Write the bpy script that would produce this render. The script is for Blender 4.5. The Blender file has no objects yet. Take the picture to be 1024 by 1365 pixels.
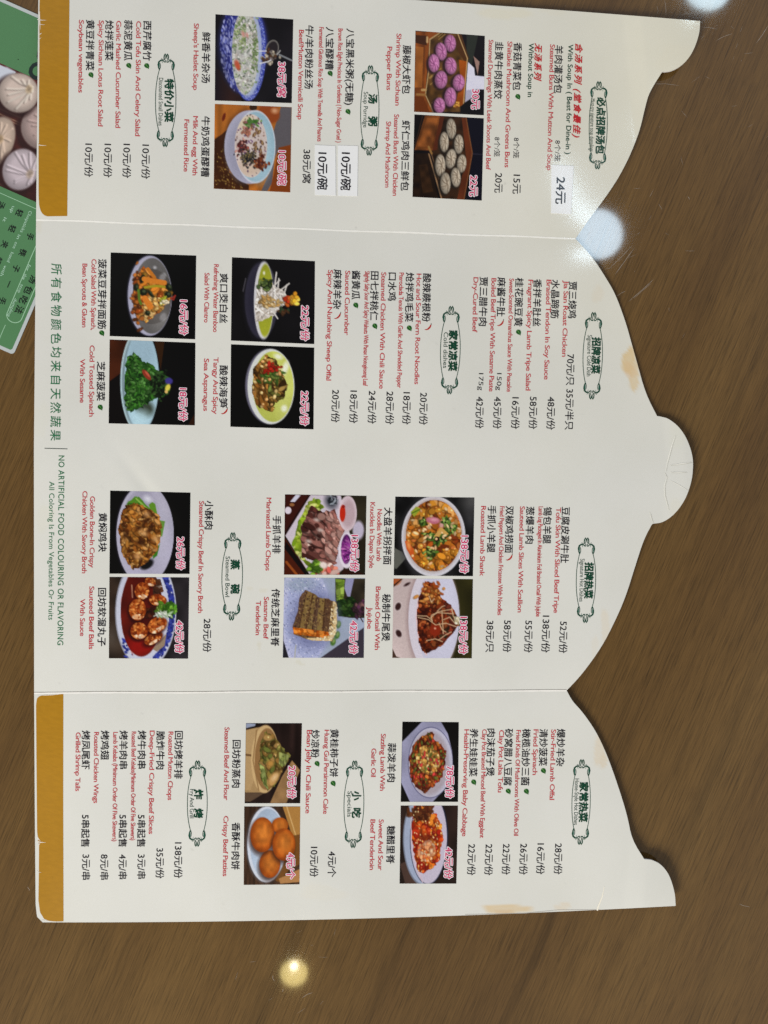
import bpy, math, random
import numpy as np
from mathutils import Vector, Matrix

S = bpy.context.scene
COL = S.collection
R = math.radians

# ------------------------------------------------------------------ camera
F = 26.0 / 36.0 * 1365.0            # focal length in photo pixels
DIST = 0.36                         # lens to table along the axis (m)
cam_d = bpy.data.cameras.new('camera')
cam_d.lens = 26.0
cam_d.sensor_width = 36.0
cam_d.clip_start = 0.01
cam_d.clip_end = 60.0
cam = bpy.data.objects.new('camera', cam_d)
COL.objects.link(cam)
cam.rotation_euler = (R(-1.9), R(-3.8), 0.0)
RM = np.array(cam.rotation_euler.to_matrix())
view = RM @ np.array([0, 0, -1.0])
CAM = -view * DIST                  # the axis meets the table at the origin
cam.location = CAM
S.camera = cam

# ------------------------------------------------------------------ exposure
S.view_settings.view_transform = 'Standard'
S.view_settings.look = 'None'
S.view_settings.exposure = 0.0
S.view_settings.gamma = 1.0
S.view_settings.use_curve_mapping = False
S.cycles.use_denoising = False
S.cycles.max_bounces = 6

# ------------------------------------------------------------------ surroundings (the lit room above the table)
W = bpy.data.worlds.new('World')
S.world = W
W.use_nodes = True
wn, wl = W.node_tree.nodes, W.node_tree.links
wn.clear()
wo = wn.new('ShaderNodeOutputWorld')
wb = wn.new('ShaderNodeBackground')
wt = wn.new('ShaderNodeTexCoord')
wd = wn.new('ShaderNodeVectorMath'); wd.operation = 'DOT_PRODUCT'
wd.inputs[1].default_value = (0.45, 0.80, 0.15)
wr = wn.new('ShaderNodeValToRGB')
wm = wn.new('ShaderNodeMapRange')
wm.inputs['From Min'].default_value = -0.9
wm.inputs['From Max'].default_value = 0.9
wr.color_ramp.elements[0].color = (0.88, 0.70, 0.45, 1)
wr.color_ramp.elements[1].color = (0.60, 0.68, 0.84, 1)
wl.new(wt.outputs['Generated'], wd.inputs[0])
wl.new(wd.outputs['Value'], wm.inputs['Value'])
wl.new(wm.outputs['Result'], wr.inputs['Fac'])
wl.new(wr.outputs['Color'], wb.inputs['Color'])
wz = wn.new('ShaderNodeSeparateXYZ')
we = wn.new('ShaderNodeMapRange'); we.interpolation_type = 'SMOOTHSTEP'
we.inputs['From Min'].default_value = 0.985      # straight above: the person leaning over the table
we.inputs['From Max'].default_value = 0.74
we.inputs['To Min'].default_value = 0.16
we.inputs['To Max'].default_value = 0.66
wl.new(wt.outputs['Generated'], wz.inputs[0])
wl.new(wz.outputs['Z'], we.inputs['Value'])
wl.new(we.outputs['Result'], wb.inputs['Strength'])
wl.new(wb.outputs[0], wo.inputs[0])


def ray(u, v):
    u = np.asarray(u, float); v = np.asarray(v, float)
    d = np.stack([(u - 512) / F, -(v - 682.5) / F, -np.ones_like(u)], -1)
    return d @ RM.T


def area(name, loc, size, power, color, shape='DISK', target=None):
    l = bpy.data.lights.new(name, 'AREA')
    l.shape = shape; l.size = size; l.energy = power; l.color = color
    o = bpy.data.objects.new(name, l)
    COL.objects.link(o)
    o.location = loc
    if target is not None:
        o.rotation_euler = (Vector(target) - Vector(loc)).to_track_quat('-Z', 'Y').to_euler()
    return o


def ceiling_lamp(name, u, v, rpx, height, radiance, color):
    """a ceiling downlight whose mirror image in the table top is seen at (u, v)"""
    d = ray(u, v)
    t = -CAM[2] / d[2]
    P = CAM + d * t
    L = height / -d[2]
    pos = P + np.array([d[0], d[1], -d[2]]) * L
    rad = rpx / F * (t + L)
    return area(name, pos, 2 * rad, radiance * math.pi ** 2 * rad ** 2, color)


ceiling_lamp('downlight', 798, 312, 33.0, 1.9, 19.0, (0.66, 0.85, 1.0))
ceiling_lamp('downlight', 943, -20, 33.5, 1.9, 19.0, (0.66, 0.88, 1.0))
ceiling_lamp('pendant_bulb', 392, 1297, 18.0, 1.5, 15.0, (1.0, 0.80, 0.30))
ceiling_lamp('pendant_bulb_filament', 392, 1288, 5.0, 1.49, 50.0, (1.0, 0.93, 0.75))
# wide daylight from the front of the room, out of the frame
area('room_light', (-1.75, -2.1, 1.75), 1.2, 112.0, (1.0, 0.985, 0.95), 'SQUARE', (0, -0.05, 0))


# ------------------------------------------------------------------ helpers: points on the table and on the menu
def fold1(u): return 293.0 + (u - 48) * 0.0348
def fold2(u): return 923.5 - (u - 46) * 0.0042


def hgt(u, v):
    """height of the menu's upper face over the table (m)"""
    u = np.asarray(u, float); v = np.asarray(v, float)
    h = 0.0023 + 0.00055 * np.exp(-((u - 40) ** 2 + (v - 200) ** 2) / 420.0 ** 2)
    h = h - 0.0008 * np.exp(-np.abs(v - fold1(u)) / 55.0) - 0.0005 * np.exp(-np.abs(v - fold2(u)) / 55.0)
    h = h + 0.0030 * np.exp(-((u - 935) ** 2 + (v - 40) ** 2) / 105.0 ** 2)
    h = h + 0.0013 * np.exp(-((u - 905) ** 2 + (v - 1195) ** 2) / 95.0 ** 2)
    h = h + 0.0012 * np.exp(-((u - 920) ** 2 + (v - 625) ** 2) / 90.0 ** 2)
    h = h + 0.00095 * np.sin(u / 97.0 + 1.3 * np.sin(v / 140.0)) * np.sin(v / 113.0 + 0.7)
    h = h + 0.00036 * np.sin(u / 41.0 + v / 67.0) * np.sin(v / 53.0 - u / 90.0)
    # a soft dent running down the left margin of the middle panel
    d = (v - 640) - (u - 185) * 1.25
    h = h - 0.00035 * np.exp(-(d / 15.0) ** 2) * np.exp(-((u - 205) / 38.0) ** 2)
    # a slight swell by the lower edge
    h = h + 0.0005 * np.exp(-((u - 412) ** 2 + (v - 1158) ** 2) / 33.0 ** 2)
    # bent tab of the dome
    h = h + 0.0006 * np.clip((u - 890 + 0.1 * np.abs(v - 625)) / 25.0, 0, 1)
    return h


def pt(u, v, z):
    d = ray(u, v)
    t = (np.asarray(z, float) - CAM[2]) / d[..., 2]
    return CAM + d * t[..., None]


def on_menu(u, v, dz):
    p = pt(u, v, hgt(u, v))
    p[..., 2] += dz
    return p


FLY = 0.00035


def on_flyer(u, v, dz):
    p = pt(u, v, np.full(np.shape(u), FLY))
    p[..., 2] += dz
    return p


def lin(c):
    c = np.asarray(c, float)
    c = np.where(c > 1.0, c / 255.0, c) if c.max() > 1.0 else c
    return np.where(c <= 0.04045, c / 12.92, ((c + 0.055) / 1.055) ** 2.4)


INK = 1.16       # a print is this much brighter than it looks under the room's light


def ink(c):
    return np.clip(lin(np.asarray(c, float)) * INK, 0, 0.86)


# ------------------------------------------------------------------ materials
def principled(name):
    m = bpy.data.materials.new(name); m.use_nodes = True
    nt = m.node_tree
    return m, nt, nt.nodes['Principled BSDF']


def noise(nt, vec, scale, detail=3, rough=0.55):
    n = nt.nodes.new('ShaderNodeTexNoise')
    n.inputs['Scale'].default_value = scale
    n.inputs['Detail'].default_value = detail
    n.inputs['Roughness'].default_value = rough
    if vec is not None:
        nt.links.new(vec, n.inputs['Vector'])
    return n


def mapped(nt, src, scale=(1, 1, 1), rot=0.0, loc=(0, 0, 0)):
    m = nt.nodes.new('ShaderNodeMapping')
    m.inputs['Scale'].default_value = scale
    m.inputs['Rotation'].default_value = (0, 0, rot)
    m.inputs['Location'].default_value = loc
    nt.links.new(src, m.inputs['Vector'])
    return m.outputs['Vector']


def ramp(nt, src, stops):
    r = nt.nodes.new('ShaderNodeValToRGB')
    el = r.color_ramp.elements
    while len(el) < len(stops):
        el.new(0.5)
    for e, (p, c) in zip(el, stops):
        e.position = p
        e.color = (*c, 1) if not isinstance(c, float) else (c, c, c, 1)
    nt.links.new(src, r.inputs['Fac'])
    return r.outputs['Color']


def mixc(nt, fac, a, b, mode='MIX'):
    m = nt.nodes.new('ShaderNodeMix'); m.data_type = 'RGBA'; m.blend_type = mode
    for sock, val in ((m.inputs['Factor'], fac), (m.inputs[6], a), (m.inputs[7], b)):
        if isinstance(val, (int, float)):
            sock.default_value = val
        elif isinstance(val, tuple):
            sock.default_value = (*val, 1)
        else:
            nt.links.new(val, sock)
    return m.outputs[2]


def mat_print(name, rough, bump, grain, spec=0.5):
    """coated paper: colour from the printed mesh, paper tooth from noise"""
    m, nt, b = principled(name)
    at = nt.nodes.new('ShaderNodeAttribute'); at.attribute_name = 'Col'
    tc = nt.nodes.new('ShaderNodeTexCoord')
    n1 = noise(nt, tc.outputs['Object'], 1500, 3, 0.6)
    n2 = noise(nt, tc.outputs['Object'], 22, 4, 0.6)
    v1 = ramp(nt, n1.outputs['Fac'], [(0.3, 1.0 - grain), (0.7, 1.0)])
    v2 = ramp(nt, n2.outputs['Fac'], [(0.3, (0.965, 0.965, 0.95)), (0.65, (1.0, 1.0, 1.0))])
    c = mixc(nt, 1.0, at.outputs['Color'], v1, 'MULTIPLY')
    c = mixc(nt, 1.0, c, v2, 'MULTIPLY')
    nt.links.new(c, b.inputs['Base Color'])
    b.inputs['Roughness'].default_value = rough
    b.inputs['Specular IOR Level'].default_value = spec
    bp = nt.nodes.new('ShaderNodeBump')
    bp.inputs['Strength'].default_value = bump
    bp.inputs['Distance'].default_value = 0.00004
    n3 = noise(nt, tc.outputs['Object'], 620, 4, 0.65)
    nt.links.new(n3.outputs['Fac'], bp.inputs['Height'])
    nt.links.new(bp.outputs['Normal'], b.inputs['Normal'])
    return m


M_PAPER = mat_print('coated_paper', 0.125, 0.12, 0.035, 0.5)
M_PRINT = mat_print('printed_ink', 0.15, 0.12, 0.03, 0.3)
M_STICK = mat_print('sticker_paper', 0.2, 0.1, 0.03)
M_FLYER = mat_print('laminated_print', 0.30, 0.2, 0.04)


def mat_wood():
    m, nt, b = principled('wood_laminate')
    tc = nt.nodes.new('ShaderNodeTexCoord')
    src = tc.outputs['Object']
    base = mapped(nt, src, (1, 1, 1), R(-67.0))
    warp = noise(nt, mapped(nt, base, (5, 14, 1)), 1.0, 2)
    add = nt.nodes.new('ShaderNodeVectorMath'); add.operation = 'MULTIPLY_ADD'
    nt.links.new(warp.outputs['Color'], add.inputs[0])
    add.inputs[1].default_value = (0.0, 0.022, 0.0)
    nt.links.new(base, add.inputs[2])
    w = add.outputs['Vector']
    broad = noise(nt, mapped(nt, w, (2.0, 17, 1)), 1.0, 3, 0.5)
    mid = noise(nt, mapped(nt, w, (5.0, 110, 1), 0, (3, 1, 0)), 1.0, 4, 0.6)
    fine = noise(nt, mapped(nt, base, (60, 1900, 1)), 1.0, 5, 0.72)
    fine2 = noise(nt, mapped(nt, base, (26, 1150, 1), 0, (7, 2, 0)), 1.0, 3, 0.6)
    dark = noise(nt, mapped(nt, w, (3.0, 60, 1), 0, (9, 5, 0)), 1.0, 2, 0.5)
    c = ramp(nt, broad.outputs['Fac'], [(0.28, (0.092, 0.049, 0.016)), (0.5, (0.126, 0.070, 0.0215)), (0.72, (0.150, 0.087, 0.028))])
    m1 = ramp(nt, mid.outputs['Fac'], [(0.25, 0.86), (0.55, 1.0), (0.75, 1.08)])
    c = mixc(nt, 1.0, c, m1, 'MULTIPLY')
    f1 = ramp(nt, fine.outputs['Fac'], [(0.34, 0.46), (0.47, 0.97), (0.68, 1.28)])
    c = mixc(nt, 0.85, c, f1, 'MULTIPLY')
    f2 = ramp(nt, fine2.outputs['Fac'], [(0.33, 0.70), (0.46, 0.99), (0.68, 1.12)])
    c = mixc(nt, 0.9, c, f2, 'MULTIPLY')
    dk = ramp(nt, dark.outputs['Fac'], [(0.60, 1.0), (0.74, 0.66)])
    c = mixc(nt, 0.8, c, dk, 'MULTIPLY')
    nt.links.new(c, b.inputs['Base Color'])
    b.inputs['Roughness'].default_value = 0.045
    b.inputs['Specular IOR Level'].default_value = 0.5
    bp = nt.nodes.new('ShaderNodeBump')
    bp.inputs['Strength'].default_value = 0.006
    bp.inputs['Distance'].default_value = 0.000010
    nt.links.new(fine.outputs['Fac'], bp.inputs['Height'])
    nt.links.new(bp.outputs['Normal'], b.inputs['Normal'])
    return m


M_WOOD = mat_wood()


def mat_plain(name, col, rough):
    m, nt, b = principled(name)
    tc = nt.nodes.new('ShaderNodeTexCoord')
    n = noise(nt, tc.outputs['Object'], 900, 2)
    v = ramp(nt, n.outputs['Fac'], [(0.3, 0.85), (0.7, 1.0)])
    nt.links.new(mixc(nt, 1.0, tuple(col), v, 'MULTIPLY'), b.inputs['Base Color'])
    b.inputs['Roughness'].default_value = rough
    return m


M_SCRATCH = mat_plain('scratched_lacquer', (0.34, 0.30, 0.26), 0.4)

# ------------------------------------------------------------------ objects


def mesh_obj(name, V, FC, C=None, mat=None, parent=None, smooth=False, origin=None):
    V = np.asarray(V, np.float64).reshape(-1, 3).copy()
    if parent is not None:
        o0 = parent.get('_o', None)
        if o0 is not None:
            V -= np.array(o0)
    if origin is not None:
        V -= np.array(origin)
    me = bpy.data.meshes.new(name)
    me.from_pydata(V.tolist(), [], [list(map(int, f)) for f in FC])
    if C is not None:
        a = me.color_attributes.new('Col', 'FLOAT_COLOR', 'POINT')
        c4 = np.ones((len(V), 4), np.float32); c4[:, :3] = C
        a.data.foreach_set('color', c4.ravel())
    if mat is not None:
        me.materials.append(mat)
    if smooth:
        me.polygons.foreach_set('use_smooth', [True] * len(me.polygons))
    me.update()
    o = bpy.data.objects.new(name, me)
    COL.objects.link(o)
    if parent is not None:
        o.parent = parent
    return o


class Sheet:
    """flat printed shapes collected into one mesh"""
    def __init__(self, place=on_menu):
        self.V = []; self.F = []; self.C = []; self.n = 0; self.place = place

    def add(self, u, v, faces, col, dz):
        p = self.place(np.asarray(u, float), np.asarray(v, float), dz)
        self.V.append(p)
        c = np.asarray(col, float)
        self.C.append(np.broadcast_to(c, (len(p), 3)))
        k = self.n
        self.F.extend([tuple(int(i) + k for i in f) for f in faces])
        self.n += len(p)

    def poly(self, pts, col, dz):
        pts = np.asarray(pts, float)
        # counter-clockwise seen from above (v runs down)
        a = np.sum(pts[:, 0] * np.roll(pts[:, 1], -1) - np.roll(pts[:, 0], -1) * pts[:, 1])
        if a > 0:
            pts = pts[::-1]
        self.add(pts[:, 0], pts[:, 1], [range(len(pts))], col, dz)

    def ribbon(self, pts, w, col, dz):
        pts = np.asarray(pts, float)
        d = np.gradient(pts, axis=0)
        d /= np.maximum(np.linalg.norm(d, axis=1), 1e-9)[:, None]
        nrm = np.stack([-d[:, 1], d[:, 0]], 1)
        w = np.broadcast_to(np.asarray(w, float), (len(pts),))[:, None] / 2
        a, b = pts + nrm * w, pts - nrm * w
        q = np.concatenate([a, b]); n = len(pts)
        self.add(q[:, 0], q[:, 1], [(i, i + 1, n + i + 1, n + i) for i in range(n - 1)], col, dz)

    def build(self, name, mat, parent, label=None):
        o = mesh_obj(name, np.concatenate(self.V), self.F, np.concatenate(self.C), mat, parent)
        if label:
            o['label'] = label
        return o


# ------------------------------------------------------------------ lettering
GLY = {}
QUEUE = []


def want(text, off=0.0, shear=0.0, space=1.0):
    QUEUE.append((text, 0.0, shear, space))


def harvest():
    todo = [k for k in dict.fromkeys(QUEUE) if k not in GLY]
    objs = []
    for text, off, shear, space in todo:
        cu = bpy.data.curves.new('glyphs', 'FONT')
        cu.body = text; cu.size = 1; cu.offset = off; cu.shear = shear
        cu.space_character = space; cu.resolution_u = 3
        o = bpy.data.objects.new('glyphs', cu); COL.objects.link(o); objs.append(o)
    bpy.context.view_layer.update()
    dg = bpy.context.evaluated_depsgraph_get()
    for k, o in zip(todo, objs):
        ev = o.evaluated_get(dg); me = ev.to_mesh()
        n = len(me.vertices); co = np.empty(n * 3); me.vertices.foreach_get('co', co)
        GLY[k] = (co.reshape(-1, 3)[:, :2], [tuple(p.vertices) for p in me.polygons])
        ev.to_mesh_clear()
    for o in objs:
        cu = o.data; bpy.data.objects.remove(o); bpy.data.curves.remove(cu)
    QUEUE.clear()


def tilt(u): return 0.004 + 0.000028 * u
def slope(v): return 0.060 - 0.058 * min(max(v, 0), 1000) / 1000.0


def put(sheet, text, ulo, uhi, v0, v1, em, col, dz, off=0.0, shear=0.0, space=1.0, grow=0.0):
    """a line of writing: glyphs' feet towards -u, reading towards +v"""
    co, fc = GLY[(text, 0.0, shear, space)]
    x, y = co[:, 0], co[:, 1]
    x0, x1 = x.min(), x.max(); yc = 0.5 * (y.min() + y.max())
    L = (v1 - v0) + 2 * grow
    gx = (x - x0) / (x1 - x0) * L - L / 2
    gy = (y - yc) * em
    um, vm = 0.5 * (ulo + uhi), 0.5 * (v0 + v1)
    u = um + gy - tilt(um) * gx
    v = vm + gx + slope(vm) * gy
    # a heavier stroke is the same line printed several times, a hair apart
    r = off * em
    if r <= 0.05:
        sheet.add(u, v, fc, col, dz)
        return
    n = 3 if r < 0.3 else 6 if r < 0.6 else 10
    for k in range(n):
        a = 2 * math.pi * k / n
        sheet.add(u + r * math.cos(a), v + r * math.sin(a), fc, col, dz + 0.000002 * k)


BLACK = ink((26, 24, 32)); RED = ink((178, 52, 62)); GREEN = ink((14, 62, 44)); SLOGAN = ink((26, 104, 66))
CRIM = ink((188, 54, 98)); WHITE = ink((236, 216, 224)); CALLI = ink((178, 32, 40))
EMC, EME = 12.1, 8.7

# (kind, text, u low, u high, v start, v end): c = Chinese name, e = English line, p = price, w = word in green, k = red brush line
SECT = [
 (0, 'dish_list', [
  ('c', '西芹腐竹', 190.5, 202.4, 28, 81), ('e', 'Cold Tofu Skin And Celery Salad', 178.5, 188, 28.4, 181.6),
  ('c', '蒜泥黄瓜', 165, 177, 27, 81), ('e', 'Garlic Mashed Cucumber Salad', 153.4, 162.2, 28, 170.6),
  ('c', '炝拌莲菜', 139.7, 152, 27.4, 80.8), ('e', 'Spicy Sichuan Lotus Root Salad', 128.8, 138.4, 27.4, 168.4),
  ('c', '黄豆拌青菜', 114, 126.5, 26.7, 94), ('e', 'Soybean vegetables', 103.4, 111, 26.7, 123.7),
  ('p', '10元/份', 188.4, 200.6, 193, 238.7), ('p', '10元/份', 163.3, 175.2, 192, 237.4),
  ('p', '10元/份', 138, 150, 192, 236.7), ('p', '10元/份', 112, 125, 191.7, 236),
  ('leaf', '', 196, 0, 88, 0), ('leaf', '', 172, 0, 87.6, 0), ('leaf', '', 121.6, 0, 100, 0)]),
 (0, 'dish_list', [
  ('c', '牛/羊肉粉丝汤', 405.4, 419, 34, 118.4), ('e', 'Beef/Mutton Vermicelli Soup', 396, 404, 40, 159.4),
  ('c', '八宝醪糟', 432.8, 446.4, 36.4, 93), ('n', 'Fermented Glutinous Rice Soup With Tremella And Peanuts', 422.2, 430.5, 36.4, 188.7),
  ('c', '八宝黑米粥(无糖)', 458.8, 472.4, 38.3, 140), ('n', 'Brown Rice Eight Precious In Gredients ( Non-Sugar Gruel )', 447.2, 456.5, 38.3, 190),
  ('p', '38元/窝', 403.5, 415, 199.6, 244.2), ('leaf', '', 440.4, 0, 98, 0), ('leaf', '', 464.2, 0, 149, 0)]),
 (0, 'dish_list', [
  ('c', '韭黄牛肉蒸饺', 658.6, 671, 56, 131.8), ('n', 'Steamed Dumplings With Leek Shoots And Beef', 646.5, 657, 53.3, 226.4),
  ('q', '8个/笼', 658.6, 666.8, 183, 209), ('p', '20元', 658, 671, 231, 257),
  ('c', '香菇青菜包', 683, 696.3, 57, 120.3), ('e', 'Shiitake Mushroom And Greens Buns', 673, 682.7, 55.5, 223.4),
  ('q', '8个/笼', 684.6, 692, 183.8, 211), ('p', '15元', 682.7, 694.7, 233, 258.4), ('leaf', '', 690.6, 0, 129, 0),
  ('k', '无汤系列', 710.5, 724, 58, 108), ('w', 'Without Soup in', 702.5, 710.5, 58, 129.3),
  ('c', '羊肉灌汤包', 738, 751, 60.7, 124.4), ('e', 'Steamed Buns With Mutton And Soup', 728.5, 738.5, 59.3, 227),
  ('q', '8个/笼', 739.3, 747.5, 187.3, 215.2),
  ('k', '含汤系列 (堂食最佳)', 761, 778, 58.8, 183.2), ('w', 'With Soup In ( Best for Dine-in )', 753.5, 762.5, 59.6, 205.6)]),
 (1, 'dish_list', [
  ('c', '酸辣蕨根粉', 562.8, 574.7, 364.8, 429), ('e', 'Hot and Sour Fern Root Noodles', 552, 562.4, 365, 512.3), ('p', '20元/份', 559, 570.5, 523.6, 566.5),
  ('c', '炝拌鸡毛菜', 540, 552, 363.6, 429), ('n', 'Pteroclada Tenuis With Garlic And Shredded Pepper', 528, 538, 363.6, 517.2), ('p', '18元/份', 536.5, 548, 523, 566),
  ('c', '口水鸡', 517, 528.8, 363.6, 401), ('e', 'Steamed Chicken With Chili Sauce', 505.4, 515, 363, 518.3), ('p', '28元/份', 514, 525.6, 522, 565.7),
  ('c', '田七拌桃仁', 493.3, 505, 362, 427), ('n', 'Slightly Salty Sour And Spicy Walnuts With Panax Notoginseng Leaf', 482.8, 492, 361.6, 514.5), ('p', '24元/份', 490.6, 501.8, 521, 565),
  ('c', '酱黄瓜', 468.5, 480.6, 361, 399.3), ('e', 'Sauced Cucumber', 459, 466.8, 361, 447), ('p', '18元/份', 465.7, 477.4, 520.8, 564.4),
  ('c', '麻辣羊杂', 444, 455.7, 359.3, 412), ('e', 'Spicy And Numbing Sheep Offal', 433.3, 443.5, 360, 507.2), ('p', '20元/份', 442, 453, 519.8, 563.3),
  ('chili', '', 570.5, 0, 435.4, 0), ('leaf', '', 546, 0, 437.5, 0), ('leaf', '', 500, 0, 434.8, 0), ('leaf', '', 474.6, 0, 407, 0), ('chili', '', 449.8, 0, 420.5, 0)]),
 (1, 'dish_list', [
  ('c', '贾三腊牛肉', 637.8, 650.8, 369.3, 434.5), ('e', 'Dry-Cured Beef', 628.3, 637, 369.8, 443), ('q', '175g', 636, 644.4, 497.5, 520.4), ('p', '42元/份', 634, 645, 529, 571.2),
  ('c', '麻酱牛肚', 662.3, 674, 369.8, 421.8), ('e', 'Boiled Beef Tripe With Sesame Paste', 650.5, 661, 371, 522), ('q', '150g', 660.5, 668.4, 497.5, 520.4), ('p', '45元/份', 657.4, 669, 529, 571.7),
  ('c', '桂花豌豆黄', 685.4, 698, 370.5, 435), ('n', 'Sweet-Scented Osmanthus Sauce With Peacake', 675.2, 685.5, 371.5, 522.4), ('p', '16元/份', 681.8, 692.8, 529.7, 572),
  ('c', '香拌羊肚丝', 710, 722, 372.3, 435), ('e', 'Fragrant Spicy Lamb Tripe Salad', 699.4, 710, 373, 520.5), ('p', '58元/份', 705, 716.7, 529, 572),
  ('c', '水晶蹄筋', 734.3, 745.8, 373, 424.3), ('e', 'Braised Tendon In Soy Sauce', 724, 734.3, 373, 506), ('p', '48元/份', 728.7, 740.4, 529, 573),
  ('c', '贾三烧鸡', 757.5, 769, 375.4, 424.3), ('e', 'Jia San Roast Chicken', 748.3, 757, 374, 475.5), ('p', '70元/只 35元/半只', 752.6, 767, 472.4, 573),
  ('chili', '', 667, 0, 430, 0), ('leaf', '', 691.5, 0, 443, 0)]),
 (1, 'dish_list', [
  ('c', '小酥肉', 272.6, 284.5, 667.6, 705.6), ('e', 'Steamed Crispy Beef In Savory Broth', 262, 272, 668, 817), ('p', '28元/份', 270.7, 282, 824.9, 869.4)]),
 (1, 'dish_list', [
  ('c', '豆腐皮涮牛肚', 747.7, 759.2, 676, 750.4), ('e', 'Tofu Skin With Sliced Beef Tripe', 736.7, 747.2, 676.6, 817), ('p', '52元/份', 745.8, 756.3, 828.5, 870.7),
  ('c', '锡包羊腿', 723.8, 735.5, 676, 724.7), ('n', 'Lamb Leg Packaged In Aluminium Foil Braised Oxtail With Jujube', 713.7, 723, 675.4, 822), ('p', '138元/份', 722, 733.5, 820.7, 870),
  ('c', '葱爆羊肉', 700.6, 712.3, 675.4, 724.7), ('e', 'Sauteed Lamb Slices With Scallion', 690, 699.5, 675, 816.3), ('p', '55元/份', 699, 710.4, 827.3, 870),
  ('c', '双椒鸡捞面', 673, 685, 674.7, 737), ('n', 'Fried Peppers And Chicken Fricassee With Noodles', 661.8, 672, 675, 820), ('p', '58元/份', 671, 681.8, 827, 869.5),
  ('c', '手抓小羊腿', 649.6, 661, 674, 736.4), ('e', 'Roasted Lamb Shank', 639.3, 648, 674.7, 768), ('p', '38元/只', 647, 658.6, 827.5, 869.5), ('chili', '', 678.6, 0, 742.5, 0)]),
 (2, 'dish_list', [
  ('c', '回坊烤羊排', 232, 244.4, 974.6, 1038), ('e', 'Roasted Mutton Chops', 222.3, 230.5, 975.4, 1066.5), ('p', '138元/份', 232, 243.7, 1123, 1170.6),
  ('c', '脆炸牛肉', 208, 220, 974.6, 1025.4), ('e', 'Deep-Fried Crispy Beef Slices', 197, 205.5, 974, 1111.7), ('p', '35元/份', 207.6, 219, 1130.8, 1171),
  ('c', '烤牛肉串', 183, 195.4, 974, 1024.6), ('n', 'Roasted Beef Kebabs(Minimum Order Of Five Skewers)', 172.5, 181.5, 975.4, 1120), ('c', '5串起售', 182, 195, 1086.3, 1128.7), ('p', '3元/串', 183, 194.5, 1139, 1171.4),
  ('c', '烤羊肉串', 158.6, 170.8, 974, 1025), ('n', 'Lamb Kebabs (Minimum Order Of Five Skewers)', 148.2, 157, 976, 1121.4), ('c', '5串起售', 157.6, 170, 1086.3, 1128.7), ('p', '4元/串', 158, 169.5, 1139, 1171.8),
  ('c', '烤鸡翅', 134, 146, 974, 1012.7), ('e', 'Roasted Chicken Wings', 123.3, 131.5, 976, 1070.6), ('p', '8元/串', 134, 144.6, 1139, 1172.7),
  ('c', '烤凤尾虾', 108.6, 120.5, 974, 1025.4), ('e', 'Grilled Shrimp Tails', 98.8, 107.3, 976.4, 1054.6), ('c', '5串起售', 108, 120, 1086.3, 1128.7), ('p', '3元/串', 109, 120.7, 1139, 1172.7)]),
 (2, 'dish_list', [
  ('c', '黄桂柿子饼', 439.3, 451.9, 972.2, 1035.5), ('e', 'Huang Gui Persimmon Cake', 429.6, 438.3, 973, 1085), ('p', '4元/个', 436.5, 448.8, 1135, 1169),
  ('c', '炒凉粉', 414.6, 426, 973, 1010), ('e', 'Bean Jelly In Chili Sauce', 406, 414.8, 973.3, 1084.3), ('p', '10元/份', 413.4, 424.4, 1129, 1169),
  ('leaf', '', 444.4, 0, 1044.3, 0), ('leaf', '', 423, 0, 1018, 0)]),
 (2, 'dish_list', [
  ('c', '爆炒羊杂', 741.8, 753, 971.8, 1021.4), ('e', 'Stir-Fried Lamb Offal', 732.4, 741.4, 972.4, 1066.2), ('p', '28元/份', 738.7, 750, 1124.4, 1165.5),
  ('c', '清炒菠菜', 718.5, 730, 971.8, 1020.8), ('e', 'Fried Spinach', 708.8, 716.8, 972.4, 1033), ('p', '16元/份', 715, 726.6, 1124.4, 1165.5),
  ('c', '橄榄油炒三菌', 695.2, 706.6, 971.8, 1047), ('n', 'Fried Kinds Of Mushrooms With Olive Oil', 685.2, 694, 973.3, 1114), ('p', '26元/份', 692.3, 703.8, 1124.7, 1166),
  ('c', '砂窝腊八豆腐', 672, 683.3, 971.5, 1047), ('e', 'Clay Pot Laba Tofu', 662.5, 671, 973.3, 1056.2), ('p', '22元/份', 669, 680.8, 1125, 1166),
  ('c', '肉沫茄子煲', 648.4, 660, 971.5, 1034.5), ('n', 'Clay Pot Braised Minced Beef With Eggplant', 638.8, 647.8, 972.4, 1117), ('p', '22元/份', 646, 657.5, 1125.3, 1166.8),
  ('c', '养生娃娃菜', 625.7, 637, 971.5, 1035), ('e', 'Health-Preserving Baby Cabbage', 615.3, 624, 972.4, 1114.7), ('p', '22元/份', 623.3, 634.2, 1125.3, 1166.8),
  ('leaf', '', 724.7, 0, 1027.5, 0), ('leaf', '', 702, 0, 1055, 0), ('leaf', '', 677.8, 0, 1054.7, 0), ('leaf', '', 631.8, 0, 1042.6, 0)]),
]
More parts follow.
